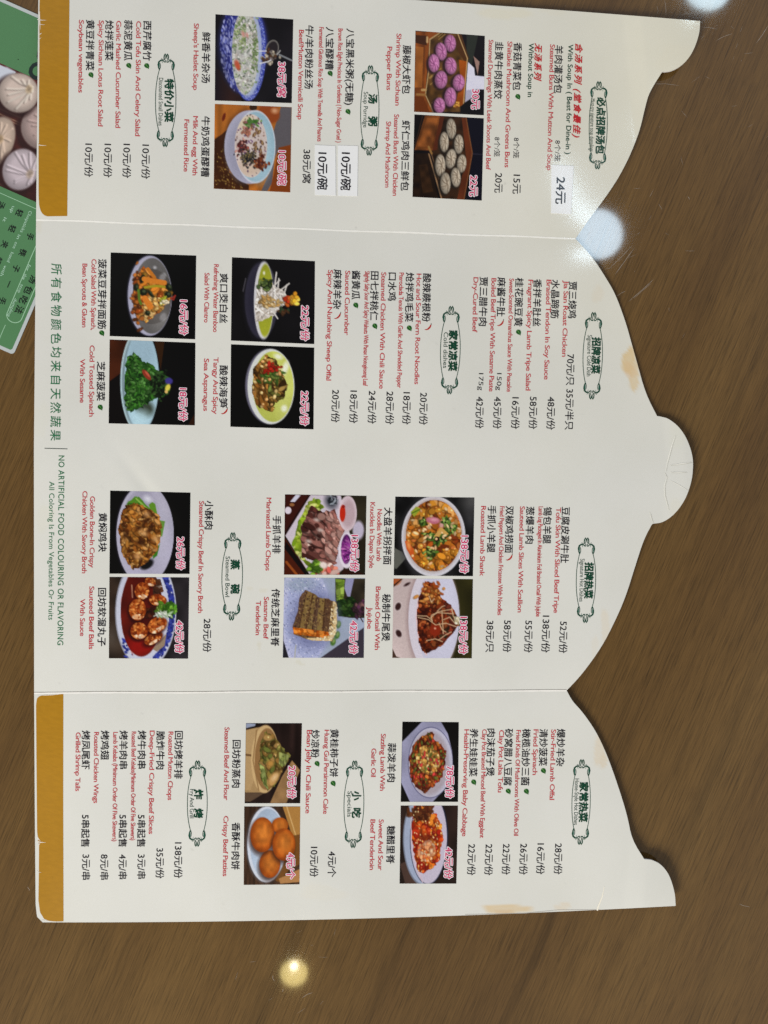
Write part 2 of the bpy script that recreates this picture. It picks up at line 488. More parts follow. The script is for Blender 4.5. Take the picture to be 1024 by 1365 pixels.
CAPT = [
 (0, [('c', '鲜香羊杂汤', 268, 281.5, 43, 110.7), ('e', "Sheep's Haslet Soup", 256, 265, 31.4, 120.3)]),
 (0, [('c', '牛奶鸡蛋醪糟', 267.3, 280.5, 155.3, 235.7), ('e', 'Milk And egg With', 255.2, 263.4, 155, 233.8), ('e', 'Fermented Rice', 244.6, 252.6, 159.4, 229)]),
 (0, [('c', '藤椒大虾包', 535.5, 548.7, 60.7, 125.2), ('e', 'Shrimp With Sichuan', 526, 534, 45, 140.8), ('e', 'Pepper Buns', 514, 522, 62.3, 120.3)]),
 (0, [('c', '虾仁鸡肉三鲜包', 534, 547, 160.8, 254.3), ('e', 'Steamed Buns With Chicken', 523.6, 531.8, 152.6, 261), ('e', 'Shrimp And Mushroom', 512, 520.5, 162, 250)]),
 (1, [('c', '菠菜豆芽拌面筋', 130, 142.7, 345.6, 438.6), ('leaf', '', 136, 0, 444, 0), ('e', 'Cold Salad With Spinach,', 119.5, 128.5, 345.6, 440), ('e', 'Bean Sprouts & Gluten', 107.6, 116.2, 351.6, 436.4)]),
 (1, [('c', '芝麻菠菜', 128.5, 140.8, 482.3, 534.3), ('leaf', '', 134, 0, 543, 0), ('e', 'Cold Tossed Spinach', 117, 126, 460.5, 555.4), ('e', 'With Sesame', 106, 114, 478.8, 537)]),
 (1, [('c', '爽口茭白丝', 292, 304.6, 364.8, 430.7), ('e', 'Refreshing Water Bamboo', 282.5, 291.3, 352.5, 442.8), ('e', 'Salad With Cilantro', 271.6, 279.8, 364, 430)]),
 (1, [('c', '酸辣海笋', 292, 304, 487.4, 543.7), ('chili', '', 299, 0, 547.5, 0), ('e', 'Tangy And Spicy', 282, 291, 476.4, 552), ('e', 'Sea Asparagus', 269.6, 278.2, 478, 548)]),
 (1, [('c', '黄焖鸡块', 130.8, 143.3, 684, 735.6), ('e', 'Golden Bone-In Crispy', 117.8, 126.3, 661.7, 756.7), ('e', 'Chicken With Savory Broth', 107.4, 116.4, 654.7, 764.2)]),
 (1, [('c', '回坊软溜丸子', 130, 142, 784, 861.3), ('e', 'Sauteed Beef Balls', 118, 126.2, 781.6, 865.5), ('e', 'With Sauce', 106.4, 113.8, 798.6, 848)]),
 (1, [('c', '手抓羊排', 363, 375, 687.4, 737.8), ('e', 'Marinated Lamb Chops', 352.7, 361.2, 663.6, 760.6)]),
 (1, [('c', '传统芝麻里脊', 361.3, 373, 785, 861.5), ('e', 'Sesame Beef', 350.8, 358.8, 795.8, 852), ('e', 'Tenderloin', 340.4, 348, 801, 846.6)]),
 (1, [('c', '大盘羊拐拌面', 511, 523, 676.6, 752.5), ('e', 'Noodles With Lamb', 501.7, 509.6, 679, 748), ('e', 'Knuckles In Dapan Style', 490.4, 499.8, 669.7, 757.2)]),
 (1, [('c', '秘制牛尾煲', 509, 520.5, 792, 854.5), ('e', 'Braised Oxtail With', 499, 508, 782, 866.3), ('e', 'Jujube', 488, 496, 809.4, 838.4)]),
 (2, [('c', '回坊粉蒸肉', 309.2, 321, 986.7, 1049.8), ('e', 'Steamed Beef And Flour', 298, 306.2, 969.6, 1066.7)]),
 (2, [('c', '香酥牛肉饼', 308.6, 320, 1096.6, 1159), ('e', 'Crispy Beef Patties', 295.6, 304, 1087.8, 1168)]),
 (2, [('c', '蒜泼羊肉', 516.3, 528, 990.6, 1042.3), ('e', 'Sizzling Lamb With', 505, 513.8, 978.3, 1054), ('e', 'Garlic Oil', 494, 502.2, 997.8, 1035.6)]),
 (2, [('c', '糖醋里脊', 515, 526.8, 1101, 1151.2), ('e', 'Sweet And Sour', 503.6, 511.6, 1092.4, 1160.2), ('e', 'Beef Tenderloin', 492.6, 500.4, 1092.4, 1159.6)]),
]
# badge: panel, (u, v) of both ornament tips, half width, title words (text, v0, v1), title u, English (text, u low, u high, v0, v1)
BADGE = [
 (0, 221.8, 71.5, 220.2, 196.3, 13.6, [('特价小菜', 105.6, 162.6)], (219.3, 231.8), ('Discounted Small Dishes', 211.0, 218, 104, 167.6)),
 (0, 494, 87, 492, 207.8, 12.2, [('汤', 125.8, 138), ('粥', 155.7, 168)], (491, 503), ('Soup Porridge', 482.8, 490.4, 122.5, 170)),
 (0, 798.6, 108.3, 796.4, 226, 12.0, [('必点招牌汤包', 130.3, 205)], (795, 806.7), ('Must-try signature soup dumplings', 785.2, 792.2, 131.7, 202)),
 (1, 601.7, 407.8, 599, 525.7, 13.1, [('家常凉菜', 440.7, 494.5)], (598, 610), ('Cold dishes', 590.3, 597.8, 443, 490.7)),
 (1, 791.6, 416, 788.7, 532.7, 12.9, [('招牌凉菜', 450, 498)], (788.5, 800.7), ('Signature Cold Dish', 781.2, 788.2, 446.7, 501.6)),
 (1, 310.6, 709.5, 308.6, 827.4, 13.7, [('蒸', 746.2, 759), ('碗', 779, 791.2)], (307.7, 319.5), ('Steamed Bowl', 299.7, 307.3, 741.8, 795.8)),
 (1, 782, 716.5, 780.3, 830.5, 12.9, [('招牌热菜', 750, 797.6)], (779, 791), ('Signature Hot Dishes', 771.3, 778.4, 745, 802)),
 (2, 263.5, 1013.5, 262.7, 1128.7, 13.2, [('炸', 1052.6, 1065.2), ('烤', 1078, 1090.2)], (259, 270.6), ('Fry And Grill', 251.4, 258.7, 1052, 1090.6)),
 (2, 473, 1013.6, 470.7, 1130.6, 13.2, [('小', 1055, 1066.6), ('吃', 1077.5, 1090)], (469.8, 481), ('Specials', 461.5, 468.9, 1054.7, 1089)),
 (2, 775.9, 1012, 773.4, 1126.3, 12.2, [('家常热菜', 1042.8, 1095.5)], (772, 784), ('Home-Style Hot Dishes', 764.0, 771.2, 1038, 1099.6)),
]
STICK = [
 (0, [(419.7, 193.3), (447.3, 194.7), (447.8, 261), (419.7, 259.8)], '10元/碗', 423, 437.4, 203.7, 253, 15.0, 'white price sticker beside the narrow red soup line'),
 (0, [(450.5, 194), (477.4, 194.7), (476.5, 261.7), (450.5, 261)], '10元/碗', 454.7, 468, 203.7, 253.7, 15.0, 'white price sticker reading 10 beside the black rice porridge line'),
 (0, [(735, 220), (764.7, 221.5), (761, 285.8), (734.6, 284.4)], '24元', 740, 754.3, 236.5, 272, 15.5, 'bigger white price sticker reading 24 near the fold'),
]
# photo: panel, quad, price, u low, u high, v0, v1, label
PHOTO = [
 (0, [(287.3, 19.1), (391, 26), (389, 137.5), (286.5, 134)], '38元/窝', 369, 383, 82.7, 129.5, 'photo of soup in a blue and white bowl'),
 (0, [(286.5, 138.6), (389, 143), (387, 256.5), (285, 251.6)], '10元/碗', 369.7, 383, 201, 247, 'photo of milky soup in a pale bowl'),
 (0, [(553.9, 41), (646.3, 47.9), (645, 153.7), (552, 149)], '30元', 628, 639.6, 119, 146, 'photo of purple buns in a wooden steamer'),
 (0, [(552.5, 152.6), (645, 157.8), (642.2, 267.4), (550, 262.5)], '22元', 625, 637.3, 233.8, 262, 'photo of white buns in a dark wooden steamer'),
 (1, [(147.7, 336.6), (261.7, 340.7), (260.3, 452.3), (146.3, 448)], '16元/份', 238.4, 252, 400, 447, 'photo of orange salad in a grey bowl'),
 (1, [(146.3, 452.6), (260.6, 457), (259.8, 567), (145, 564.4)], '18元/份', 237, 251.6, 517.4, 561.6, 'photo of green spinach heaped on a pale plate'),
 (1, [(309.3, 343), (420, 348.2), (419, 458.7), (308, 454)], '22元/份', 400.7, 413, 407.3, 454.5, 'photo of white shreds in a green bowl'),
 (1, [(308, 459), (419, 463.4), (418, 572.4), (307.2, 568.8)], '22元/份', 400, 412.6, 521.4, 567.5, 'photo of brown shoots on a yellow green plate'),
 (1, [(147, 654), (254, 656.7), (252.8, 765), (146, 764.7)], '26元/份', 233.6, 248.6, 715.7, 759.7, 'photo of fried chicken pieces with green leaves'),
 (1, [(146, 769), (252.3, 769.7), (250.8, 878), (145.3, 877.5)], '42元/份', 232, 247, 827, 871, 'photo of glazed meatballs in red sauce'),
 (1, [(380, 659), (488.7, 661), (486.8, 766.2), (378.6, 766)], '138元/份', 467, 479, 713, 762.4, 'photo of sliced lamb with two small dip cups'),
 (1, [(379, 770), (486.8, 770.7), (485, 877), (377, 876.7)], '42元/份', 465, 478.3, 827, 872.3, 'photo of a layered meat block on a pale blue plate'),
 (1, [(527, 662), (632.5, 663.2), (630.5, 768), (525, 767)], '138元/份', 612.6, 626, 713.6, 764.6, 'photo of orange noodles heaped on a round white plate'),
 (1, [(524.7, 771.2), (630.5, 772), (629, 877.5), (523, 877)], '138元/份', 612, 624, 822, 872.2, 'photo of dark red stew in a white pot'),
 (2, [(328, 964), (402.6, 964), (400.2, 1070.7), (326.2, 1070.7)], '20元/份', 383.3, 395.4, 1020.8, 1064.7, 'photo of steamed beef in a bamboo basket'),
 (2, [(325.7, 1075), (400.4, 1075), (399.3, 1178.8), (325, 1179.5)], '4元/个', 381, 394.7, 1136.6, 1171.8, 'photo of round golden patties on a plate'),
 (2, [(536.5, 962), (611.7, 962.6), (610.6, 1068.8), (534.2, 1068.8)], '78元/份', 593.8, 606, 1020.5, 1064.3, 'photo of sizzling lamb on a lilac plate'),
 (2, [(534.2, 1073.8), (610.6, 1073.8), (608.4, 1177.8), (532.7, 1177.8)], '42元/份', 591.5, 605, 1129, 1171.5, 'photo of red orange sweet and sour beef'),
]
BOLD = {'c': 0.004, 'e': 0.004, 'n': -0.002, 'p': 0.0, 'q': 0.0, 'w': 0.0}
STY = {'c': (EMC, BLACK, 0.016, 0.0), 'p': (12.4, BLACK, 0.010, 0.0), 'q': (8.8, BLACK, 0.0, 0.0), 'e': (9.2, RED, 0.010, 0.0),
       'n': (EME, RED, 0.012, 0.0), 'w': (9.4, GREEN, 0.018, 0.0), 'k': (10.8, CALLI, 0.03, 0.3)}
SPC = {'k': 1.3, 'e': 0.92, 'n': 0.94}
FLYTXT = [  # black characters on the flyer: text, u, v, size
 ('汤', 2.0, 273.5, 10), ('轻', 26, 284, 10), ('轻', 16.5, 305, 10), ('夹', 6.5, 326, 10), ('起', -2, 347, 10), ('手', 40.5, 315.5, 10),
 ('筷', 30.5, 337, 10), ('子', 21.5, 358, 10), ('一', 12, 379, 10), ('手', 3.5, 401, 10),
 ('汤', 44.5, 373, 11.5), ('包', 38, 387, 11.5), ('吃', 31.5, 400, 11.5), ('法', 26, 413, 11.5)]
FLYENG = [('Chopsticks', 34.5, 295.5, 31), ('in', 25, 316, 6), ('one', 20, 327, 9), ('hand', 14, 343, 14), ('with', 5, 361, 15),
          ('up', 15.5, 279, 9), ('it', 6.5, 293, 6), ('dumpling', 16, 410, 26), ('soup', 26.5, 384.5, 12), ('the', 33, 369, 8), ('for', 38, 357, 9)]
SLOG = [('所有食物颜色均来自天然蔬果', 67.3, 82.5, 351.6, 587.6)]

for _, _, rows in SECT:
    for r in rows:
        if r[1]:
            want(r[1], STY[r[0]][2], STY[r[0]][3], SPC.get(r[0], 1.0))
for _, rows in CAPT:
    for r in rows:
        if r[1]:
            want(r[1], STY[r[0]][2], STY[r[0]][3], SPC.get(r[0], 1.0))
for b in BADGE:
    for t in b[6]:
        want(t[0], 0.034)
    want(b[8][0], 0.0)
for p in PHOTO:
    want(p[2], 0.055); want(p[2], 0.012)
for s in STICK:
    want(s[2], 0.006)
for t in FLYTXT:
    want(t[0], 0.02)
for t in FLYENG:
    want(t[0], 0.0)
want(SLOG[0][0], 0.004, 0.0, 1.38)
want('NO ARTIFICIAL FOOD COLOURING OR FLAVORING', 0.006, 0.0, 1.06)
want('All Coloring Is From Vegetables Or Fruits', 0.0, 0.0, 1.03)
want('D', 0.04); want('O', 0.04)
harvest()

# ------------------------------------------------------------------ the table
top = mesh_obj('table_top', [(-0.62, -0.62, 0), (0.62, -0.62, 0), (0.62, 0.62, 0), (-0.62, 0.62, 0),
                             (-0.62, -0.62, -0.03), (0.62, -0.62, -0.03), (0.62, 0.62, -0.03), (-0.62, 0.62, -0.03)],
               [(0, 1, 2, 3), (7, 6, 5, 4), (0, 4, 5, 1), (1, 5, 6, 2), (2, 6, 7, 3), (3, 7, 4, 0)], None, M_WOOD)
top['kind'] = 'structure'
rnd = random.Random(11)


def on_table(u, v, dz):
    p = pt(u, v, np.zeros(np.shape(u))); p[..., 2] += dz
    return p


sc = Sheet(on_table)
SCR = [((820, 366), (846, 330), .7), ((812, 358), (842, 328), .6), ((838, 402), (872, 372), .6), ((845, 398), (868, 378), .5), ((905, 20), (938, 13), .6),
       ((955, 54), (976, 45), .6), ((924, 21), (936, 14), .7), ((886, 0), (888, 21), .6), ((876, 8), (876, 18), .5), ((1008, 58), (1024, 34), .7),
       ((935, 37), (956, 39), .5), ((868, 112), (905, 114), .5), ((403, 1330), (417, 1323), .6), ((366, 1308), (364, 1300), .6), ((378, 1318), (376, 1322), .6),
       ((40, 1187), (37, 1182), .5), ((985, 1205), (1000, 1209), .5), ((822, 395), (834, 388), .5), ((878, 272), (882, 279), .5), ((917, 262), (919, 266), .7)]
for a, b, w in SCR:
    m = ((a[0] + b[0]) / 2 + rnd.uniform(-1.5, 1.5), (a[1] + b[1]) / 2 + rnd.uniform(-1.5, 1.5))
    sc.ribbon([a, ((a[0] + m[0]) / 2, (a[1] + m[1]) / 2), m, ((b[0] + m[0]) / 2, (b[1] + m[1]) / 2), b], [.1, w * .8, w * .6, w * .8, .1], (0.3, 0.3, 0.3), 0.00002)
for i in range(70):     # hair-fine wear round the shiny patches
    cu_, cv_, sp = rnd.choice([(800, 312, 45), (945, 5, 45), (392, 1298, 45), (920, 110, 60), (850, 330, 60)])
    u0, v0 = rnd.gauss(cu_, sp), rnd.gauss(cv_, sp)
    an = rnd.uniform(0, math.pi); L = rnd.uniform(2, 14)
    if rnd.random() < .6:
        an = rnd.gauss(-0.7, 0.35)
    sc.ribbon([(u0, v0), (u0 + L * .5 * math.cos(an), v0 + L * .5 * math.sin(an) + .3), (u0 + L * math.cos(an), v0 + L * math.sin(an))], [.08, rnd.uniform(.15, .35), .08], (0.3, 0.3, 0.3), 0.00002)
scr = sc.build('scratch', M_SCRATCH, top)

# ------------------------------------------------------------------ the menu
root = bpy.data.objects.new('menu', None)
COL.objects.link(root)
root.empty_display_size = 0.05
org = pt(np.array(450.0), np.array(610.0), np.array(0.0))
root.location = org
root['_o'] = list(map(float, org))
root['label'] = 'cream three panel restaurant menu unfolded flat on the wooden table'
root['category'] = 'menu'

EDGE1 = [(933.5, 28), (932.6, 44), (926.5, 63), (918.5, 77.5), (907.5, 88.6), (896.5, 94), (890, 95.3), (883, 95.6), (865.7, 122.8), (860.3, 142), (853.7, 171), (845.8, 193),
         (836.3, 215), (823.4, 239), (807.6, 262.6), (788.6, 288), (767.3, 318.2)]
EDGE2 = [(767.3, 318.2), (790.2, 343), (807.3, 369.5), (820.6, 392), (834.4, 430), (841, 454), (848.3, 480), (860.6, 524.5), (876, 554.6), (881.5, 555.2), (888, 556.9), (894.5, 560.3),
         (905, 568.8), (914.3, 582), (921, 598.5), (923.8, 612), (924, 622), (923, 636), (919, 652), (912.6, 667.5), (902, 682.5), (890.5, 692.5), (879.5, 697.6), (870, 697.4), (858.3, 719),
         (846.8, 755), (834, 796), (820, 828), (802.6, 862), (776, 899), (755.5, 920.5)]
EDGE3 = [(755.5, 920.5), (763, 934.6), (775.8, 948), (794.2, 974), (809.2, 1005.7), (824.2, 1048), (836.3, 1087), (842.4, 1119), (859, 1145.4), (865, 1145.8), (870.5, 1146.8), (881.8, 1152.5),
         (892.4, 1166), (899.9, 1190), (900.8, 1207.6)]
LEFT = [[(51.5, -28), (50, 120), (48.2, 293)], [(48.2, 293), (45.3, 600), (45.6, 923.5)], [(45.6, 923.5), (46.5, 1080), (47.6, 1205), (49.3, 1222), (57, 1229.5)]]


def densify(P, step=3.0):
    out = []
    for a, b in zip(P[:-1], P[1:]):
        n = max(1, int(math.hypot(b[0] - a[0], b[1] - a[1]) / step))
        out += [(a[0] + (b[0] - a[0]) * k / n, a[1] + (b[1] - a[1]) * k / n) for k in range(n)]
    return np.array(out + [P[-1]])


def chaikin(P, it=2):
    """rounds a traced outline but keeps its sharp corners"""
    P = [np.array(p, float) for p in P]
    for _ in range(it):
        Q = [P[0]]
        for i in range(1, len(P) - 1):
            a, b, c = P[i - 1], P[i], P[i + 1]
            d1, d2 = b - a, c - b
            ang = abs(math.atan2(d1[0] * d2[1] - d1[1] * d2[0], d1 @ d2))
            if ang > 0.62:
                Q.append(b)
            else:
                Q += [b * .75 + a * .25, b * .75 + c * .25]
        Q.append(P[-1]); P = Q
    return [tuple(p) for p in P]


STAIN_GLINT = [  # u, v, ru, rv, strength, colour
 (838, 481, 9, 17, .9, (0.79, 0.57, 0.25)), (846, 503, 6, 20, .8, (0.80, 0.61, 0.32)), (840, 494, 7, 12, .5, (0.8, 0.55, 0.3)), (797, 392, 7, 12, .2, (0.8, 0.62, 0.4)),
 (799, 1000, 8, 17, .55, (0.83, 0.68, 0.47)), (805, 1015, 5, 9, .5, (0.80, 0.62, 0.38)), (675, 1212, 28, 7.5, .85, (0.80, 0.60, 0.32)), (672, 1216, 14, 4, .5, (0.74, 0.50, 0.26)),
 (750, 1208, 11, 5, .45, (0.83, 0.66, 0.44)), (672, 18, 32, 8, .4, (0.84, 0.78, 0.55)), (738, 15, 18, 5, .2, (0.84, 0.78, 0.58)), (807, 836, 6, 22, .42, (0.84, 0.72, 0.52)),
 (793, 862, 5, 14, .22, (0.84, 0.72, 0.52)), (351, 787, 5, 4, .30, (0.75, 0.69, 0.48)), (333, 784, 4, 3, .25, (0.75, 0.69, 0.48)), (346, 861, 3, 6, .33, (0.72, 0.66, 0.46)),
 (398, 883, 3, 3, .3, (0.70, 0.66, 0.46)), (403, 886, 4, 2, .3, (0.70, 0.66, 0.46)), (60, 690, 12, 18, .25, (0.78, 0.76, 0.58)), (52, 300, 5, 9, .4, (0.78, 0.74, 0.60)),
 (55, 560, 10, 26, .22, (0.80, 0.79, 0.64)), (906, 580, 14, 16, .22, (0.78, 0.80, 0.64)), (905, 680, 12, 14, .26, (0.80, 0.77, 0.62)), (60, 430, 9, 30, .14, (0.80, 0.79, 0.66)),
 (583, 520, 9, 12, .10, (0.80, 0.77, 0.62)), (498, 991, 2, 2.5, .35, (0.70, 0.68, 0.50)), (430, 1190, 26, 12, .16, (0.86, 0.78, 0.60)), (900, 78, 24, 18, .14, (0.82, 0.76, 0.58))]  # the wide warm patch by the lower edge paints the pendant bulb's glint


def paper_colour(u, v):
    c = np.empty(u.shape + (3,)); c[...] = (0.715, 0.722, 0.682)
    # yellower towards the shaped edge of the upper panels
    k = np.clip((u - 560) / 330, 0, 1) * np.clip((640 - v) / 420, 0, 1)
    c = c * (1 - k[..., None] * np.array([0.0, 0.025, 0.125]))
    rs = np.random.RandomState(3)
    for (cu_, cv_, ru, rv, s, col) in STAIN_GLINT:
        a = np.arctan2((v - cv_) / rv, (u - cu_) / ru)
        ph = rs.uniform(0, 6, 3)
        wob = 1 + .16 * np.sin(2 * a + ph[0]) + .10 * np.sin(3 * a + ph[1]) + .07 * np.sin(5 * a + ph[2])
        r = np.hypot((u - cu_) / ru, (v - cv_) / rv) / wob
        m = np.clip((1.12 - r) / .3, 0, 1) * (0.72 + .28 * np.clip(r, 0, 1) ** 3) * s
        c = c * (1 - m[..., None]) + np.array(col) * 0.88 * m[..., None]
    for _ in range(260):
        su, sv, r0 = rs.uniform(45, 900), rs.uniform(0, 1220), rs.uniform(.5, 1.1)
        m = np.clip(1.3 - np.hypot(u - su, v - sv) / r0, 0, 1) * rs.uniform(.03, .14)
        c = c * (1 - m[..., None])
    return c


def make_panel(k, ledge, redge, bow_top, bow_bot):
    Lp, Rp = np.array(ledge, float), densify(chaikin(redge), 2.5)
    tR = (Rp[:, 1] - Rp[0, 1]) / (Rp[-1, 1] - Rp[0, 1])
    for i in range(1, len(tR)):        # every row lies a little below the one before
        tR[i] = max(tR[i], tR[i - 1] + 0.0006)
    tR = tR / tR[-1]
    Rp[:, 1] = Rp[0, 1] + tR * (Rp[-1, 1] - Rp[0, 1])
    arc = np.concatenate([[0], np.cumsum(np.hypot(*np.diff(Rp, axis=0).T))]); arc /= arc[-1]
    t = tR
    la = (Lp[:, 1] - Lp[0, 1]) / (Lp[-1, 1] - Lp[0, 1])
    Lu = np.interp(t, la, Lp[:, 0]); Lv = np.interp(t, la, Lp[:, 1])
    nc = 260
    s = np.linspace(0, 1, nc)
    U = Lu[:, None] * (1 - s) + Rp[:, 0][:, None] * s
    Vv = Lv[:, None] * (1 - s) + Rp[:, 1][:, None] * s
    bow = 4 * s * (1 - s)
    Vv = Vv + bow * (bow_top * (1 - t[:, None]) ** 4 + bow_bot * t[:, None] ** 4)
    nr = len(t)
    top_ = on_menu(U, Vv, 0.0)
    bot = top_.copy(); bot[..., 2] -= 0.0008
    C = paper_colour(U, Vv)
    V = np.concatenate([top_.reshape(-1, 3), bot.reshape(-1, 3)])
    CC = np.concatenate([C.reshape(-1, 3), np.full((nr * nc, 3), 0.72)])
    FC = []
    n = nr * nc
    for i in range(nr - 1):
        for j in range(nc - 1):
            a = i * nc + j
            FC.append((a, a + nc, a + nc + 1, a + 1))
            FC.append((n + a, n + a + 1, n + a + nc + 1, n + a + nc))
    loop = [i * nc for i in range(nr)] + [(nr - 1) * nc + j for j in range(1, nc)] + [i * nc + nc - 1 for i in range(nr - 2, -1, -1)] + [j for j in range(nc - 2, 0, -1)]
    m0 = len(V)
    ring_t, ring_b = V[loop], V[[n + i for i in loop]]
    V = np.concatenate([V, ring_t, ring_b]); CC = np.concatenate([CC, np.full((2 * len(loop), 3), 0.80)])
    q = len(loop)
    for i in range(q):
        j = (i + 1) % q
        FC.append((m0 + i, m0 + q + i, m0 + q + j, m0 + j))
    return mesh_obj('panel', V, FC, CC, M_PAPER, root, True)


panels = [make_panel(0, LEFT[0], EDGE1, -4, 0), make_panel(1, LEFT[1], EDGE2, 0, 0), make_panel(2, LEFT[2], EDGE3, 0, 6)]
panels[0]['label'] = 'panel with the purple bun photo and three white price stickers'
panels[1]['label'] = 'wide middle panel with the dome shaped tab'
panels[2]['label'] = 'panel with the skewers list and golden patties photo'
for p in panels:
    p['_o'] = list(map(float, org))

# gold foot bands of the two outer panels
GOLD = ink((160, 116, 28))


PALE = (0.80, 0.76, 0.68)


def band(pts_left, pts_right, parent, worn):
    A, B = densify(pts_left, 3), densify(pts_right, 3)
    n = 140
    ia = np.linspace(0, 1, n)
    fa = np.linspace(0, 1, len(A)); fb = np.linspace(0, 1, len(B))
    A = np.stack([np.interp(ia, fa, A[:, k]) for k in (0, 1)], 1); B = np.stack([np.interp(ia, fb, B[:, k]) for k in (0, 1)], 1)
    m = 8; s = np.linspace(0, 1, m)
    U = A[:, None, 0] * (1 - s) + B[:, None, 0] * s; Vv = A[:, None, 1] * (1 - s) + B[:, None, 1] * s
    V = on_menu(U, Vv, 0.00004).reshape(-1, 3)
    rs = np.random.RandomState(5)
    C = np.broadcast_to(GOLD, (n * m, 3)).copy() * (1 + rs.uniform(-.05, .05, (n * m, 1)))
    FC = [(i * m + j, (i + 1) * m + j, (i + 1) * m + j + 1, i * m + j + 1) for i in range(n - 1) for j in range(m - 1)]
    g = Sheet()
    g.V, g.F, g.C, g.n = [V], FC, [C], len(V)
    for a, b, w in worn:
        g.ribbon([a, ((a[0] + b[0]) / 2, (a[1] + b[1]) / 2 + .5), b], [w, w * .7, .2], PALE, 0.00007)
    g.build('gold_band', M_PRINT, parent)


band([(53.6, -27), (52.6, 20), (52.8, 60), (52.2, 120), (52, 190), (51.5, 192), (51.6, 240), (51.6, 262), (52.4, 274), (54.6, 282), (58, 286.6), (63, 288.4)], [(93, -25), (91.6, 120), (89.8, 288)], panels[0],
     [((50, 26), (62, 27), 1.2), ((50, 193), (62, 194), 1.1), ((52.5, 32), (60, 33), .8), ((51.6, 46), (56, 44), 1.4), ((52.0, 52), (55, 50), 1.0), ((52.4, 15), (54, 40), 1.6)])
band([(60, 926.6), (53, 927.6), (49.4, 931), (48.2, 940), (49, 1040), (49.6, 1108), (51.2, 1122), (52.2, 1126), (52, 1160), (51.4, 1200), (53.5, 1216), (59, 1225), (68, 1228.2)],
     [(84.6, 924.5), (84.4, 1060), (84.8, 1228)], panels[2],
     [((49, 1121.5), (61, 1123), 1.5), ((50, 1116), (54, 1121), 1.6), ((50, 1128), (54, 1123), 1.4), ((49.5, 1161), (55, 1163), .9), ((58, 926.5), (84, 924.8), 1.2), ((56, 1226.5), (84, 1229), .9)])
# rubbed fold lines, the second with a shadow line painted above
fl = Sheet()
uu = np.linspace(48.4, 767, 150)
rs = np.random.RandomState(8)
fl.ribbon(np.stack([uu, fold1(uu) + .35 * np.sin(uu / 23)], 1), 1.7 + 1.0 * rs.rand(150), (0.90, 0.90, 0.86), 0.00005)
fl.build('fold_line', M_PAPER, root)
fl = Sheet()
uu = np.linspace(45.8, 755.4, 150)
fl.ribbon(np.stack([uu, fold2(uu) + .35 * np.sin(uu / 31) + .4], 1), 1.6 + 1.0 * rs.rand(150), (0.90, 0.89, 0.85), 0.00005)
fl.ribbon(np.stack([uu, fold2(uu) + .35 * np.sin(uu / 31) - 1.0], 1), .8, (0.34, 0.33, 0.30), 0.00006)  # painted shadow along the upper side of the fold
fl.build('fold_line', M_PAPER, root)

# dome tab creases, lit and shaded sides painted; a split in the lower corner
cr = Sheet()
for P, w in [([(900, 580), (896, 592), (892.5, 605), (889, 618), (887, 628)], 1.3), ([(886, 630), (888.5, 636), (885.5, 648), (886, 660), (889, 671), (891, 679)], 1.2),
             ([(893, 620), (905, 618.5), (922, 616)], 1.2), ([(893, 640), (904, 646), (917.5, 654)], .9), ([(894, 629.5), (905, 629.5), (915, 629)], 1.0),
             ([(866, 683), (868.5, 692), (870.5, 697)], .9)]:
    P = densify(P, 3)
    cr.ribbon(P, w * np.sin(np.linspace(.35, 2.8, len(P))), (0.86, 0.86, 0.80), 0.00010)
    cr.ribbon(P + np.array([1.3, .7]), .55 * w * np.sin(np.linspace(.35, 2.8, len(P))), (0.58, 0.58, 0.52), 0.00008)  # darker copy beside each crease paints its shaded side
cr.build('tab_crease', M_PAPER, panels[1])
cr = Sheet()
P = densify([(805.5, 1182), (803, 1195), (798.5, 1206), (796, 1213.5)], 2)
cr.ribbon(P, np.linspace(.5, 2.2, len(P)), (0.9, 0.86, 0.74), 0.0001)
P = densify([(620, 1219), (700, 1217.2), (745, 1212.8), (800, 1212.6)], 4)
cr.ribbon(P, .6, (0.5, 0.48, 0.44), 0.00006)
cr.build('corner_split', M_PAPER, panels[2])


# ------------------------------------------------------------------ printed sections
def leaf(sh, u, v):
    q = []
    for a in np.linspace(0, 2 * math.pi, 18, endpoint=False):
        r = 4.4 * (1 - .18 * math.cos(2 * a))
        x = 4.8 * math.cos(a); y = 3.1 * math.sin(a) * (1 - .25 * math.cos(a))
        q.append((x, y))
    q[0] = (6.6, 0.6)
    an = R(62)
    q = [(u + x * math.cos(an) * .9 - y * math.sin(an), v + x * math.sin(an) * .9 * .8 + y * math.cos(an)) for x, y in q]
    sh.poly(q, ink((26, 84, 30)), 0.00008)
    sh.ribbon([(u - 2.3, v - 3.4), (u, v - .2), (u + 2, v + 3)], [.9, .5, .2], ink((110, 150, 90)), 0.00012)


def chili(sh, u, v):
    P = [(u - 4.4, v + 3.8), (u - 2.2, v + 4.2), (u + .5, v + 3.0), (u + 2.8, v + .6), (u + 4.2, v - 2.6)]
    sh.ribbon(P, [.3, 1.2, 2.0, 2.2, 1.2], ink((168, 40, 34)), 0.00008)
    sh.ribbon([(u + 4.0, v - 2.4), (u + 4.6, v - 4.6)], [.9, .7], ink((80, 60, 40)), 0.00009)


def write_rows(sh, rows):
    for kind, text, a, b, v0, v1 in rows:
        if kind == 'leaf':
            leaf(sh, a, v0)
        elif kind == 'chili':
            chili(sh, a, v0)
        else:
            em, col, off, shear = STY[kind]
            put(sh, text, a, b, v0, v1, em, col, 0.00008, off, shear, SPC.get(kind, 1.0))


for k, name, rows in SECT:
    sh = Sheet(); write_rows(sh, rows); sh.build(name, M_PRINT, panels[k])
for k, rows in CAPT:
    sh = Sheet(); write_rows(sh, rows); sh.build('photo_caption', M_PRINT, panels[k])

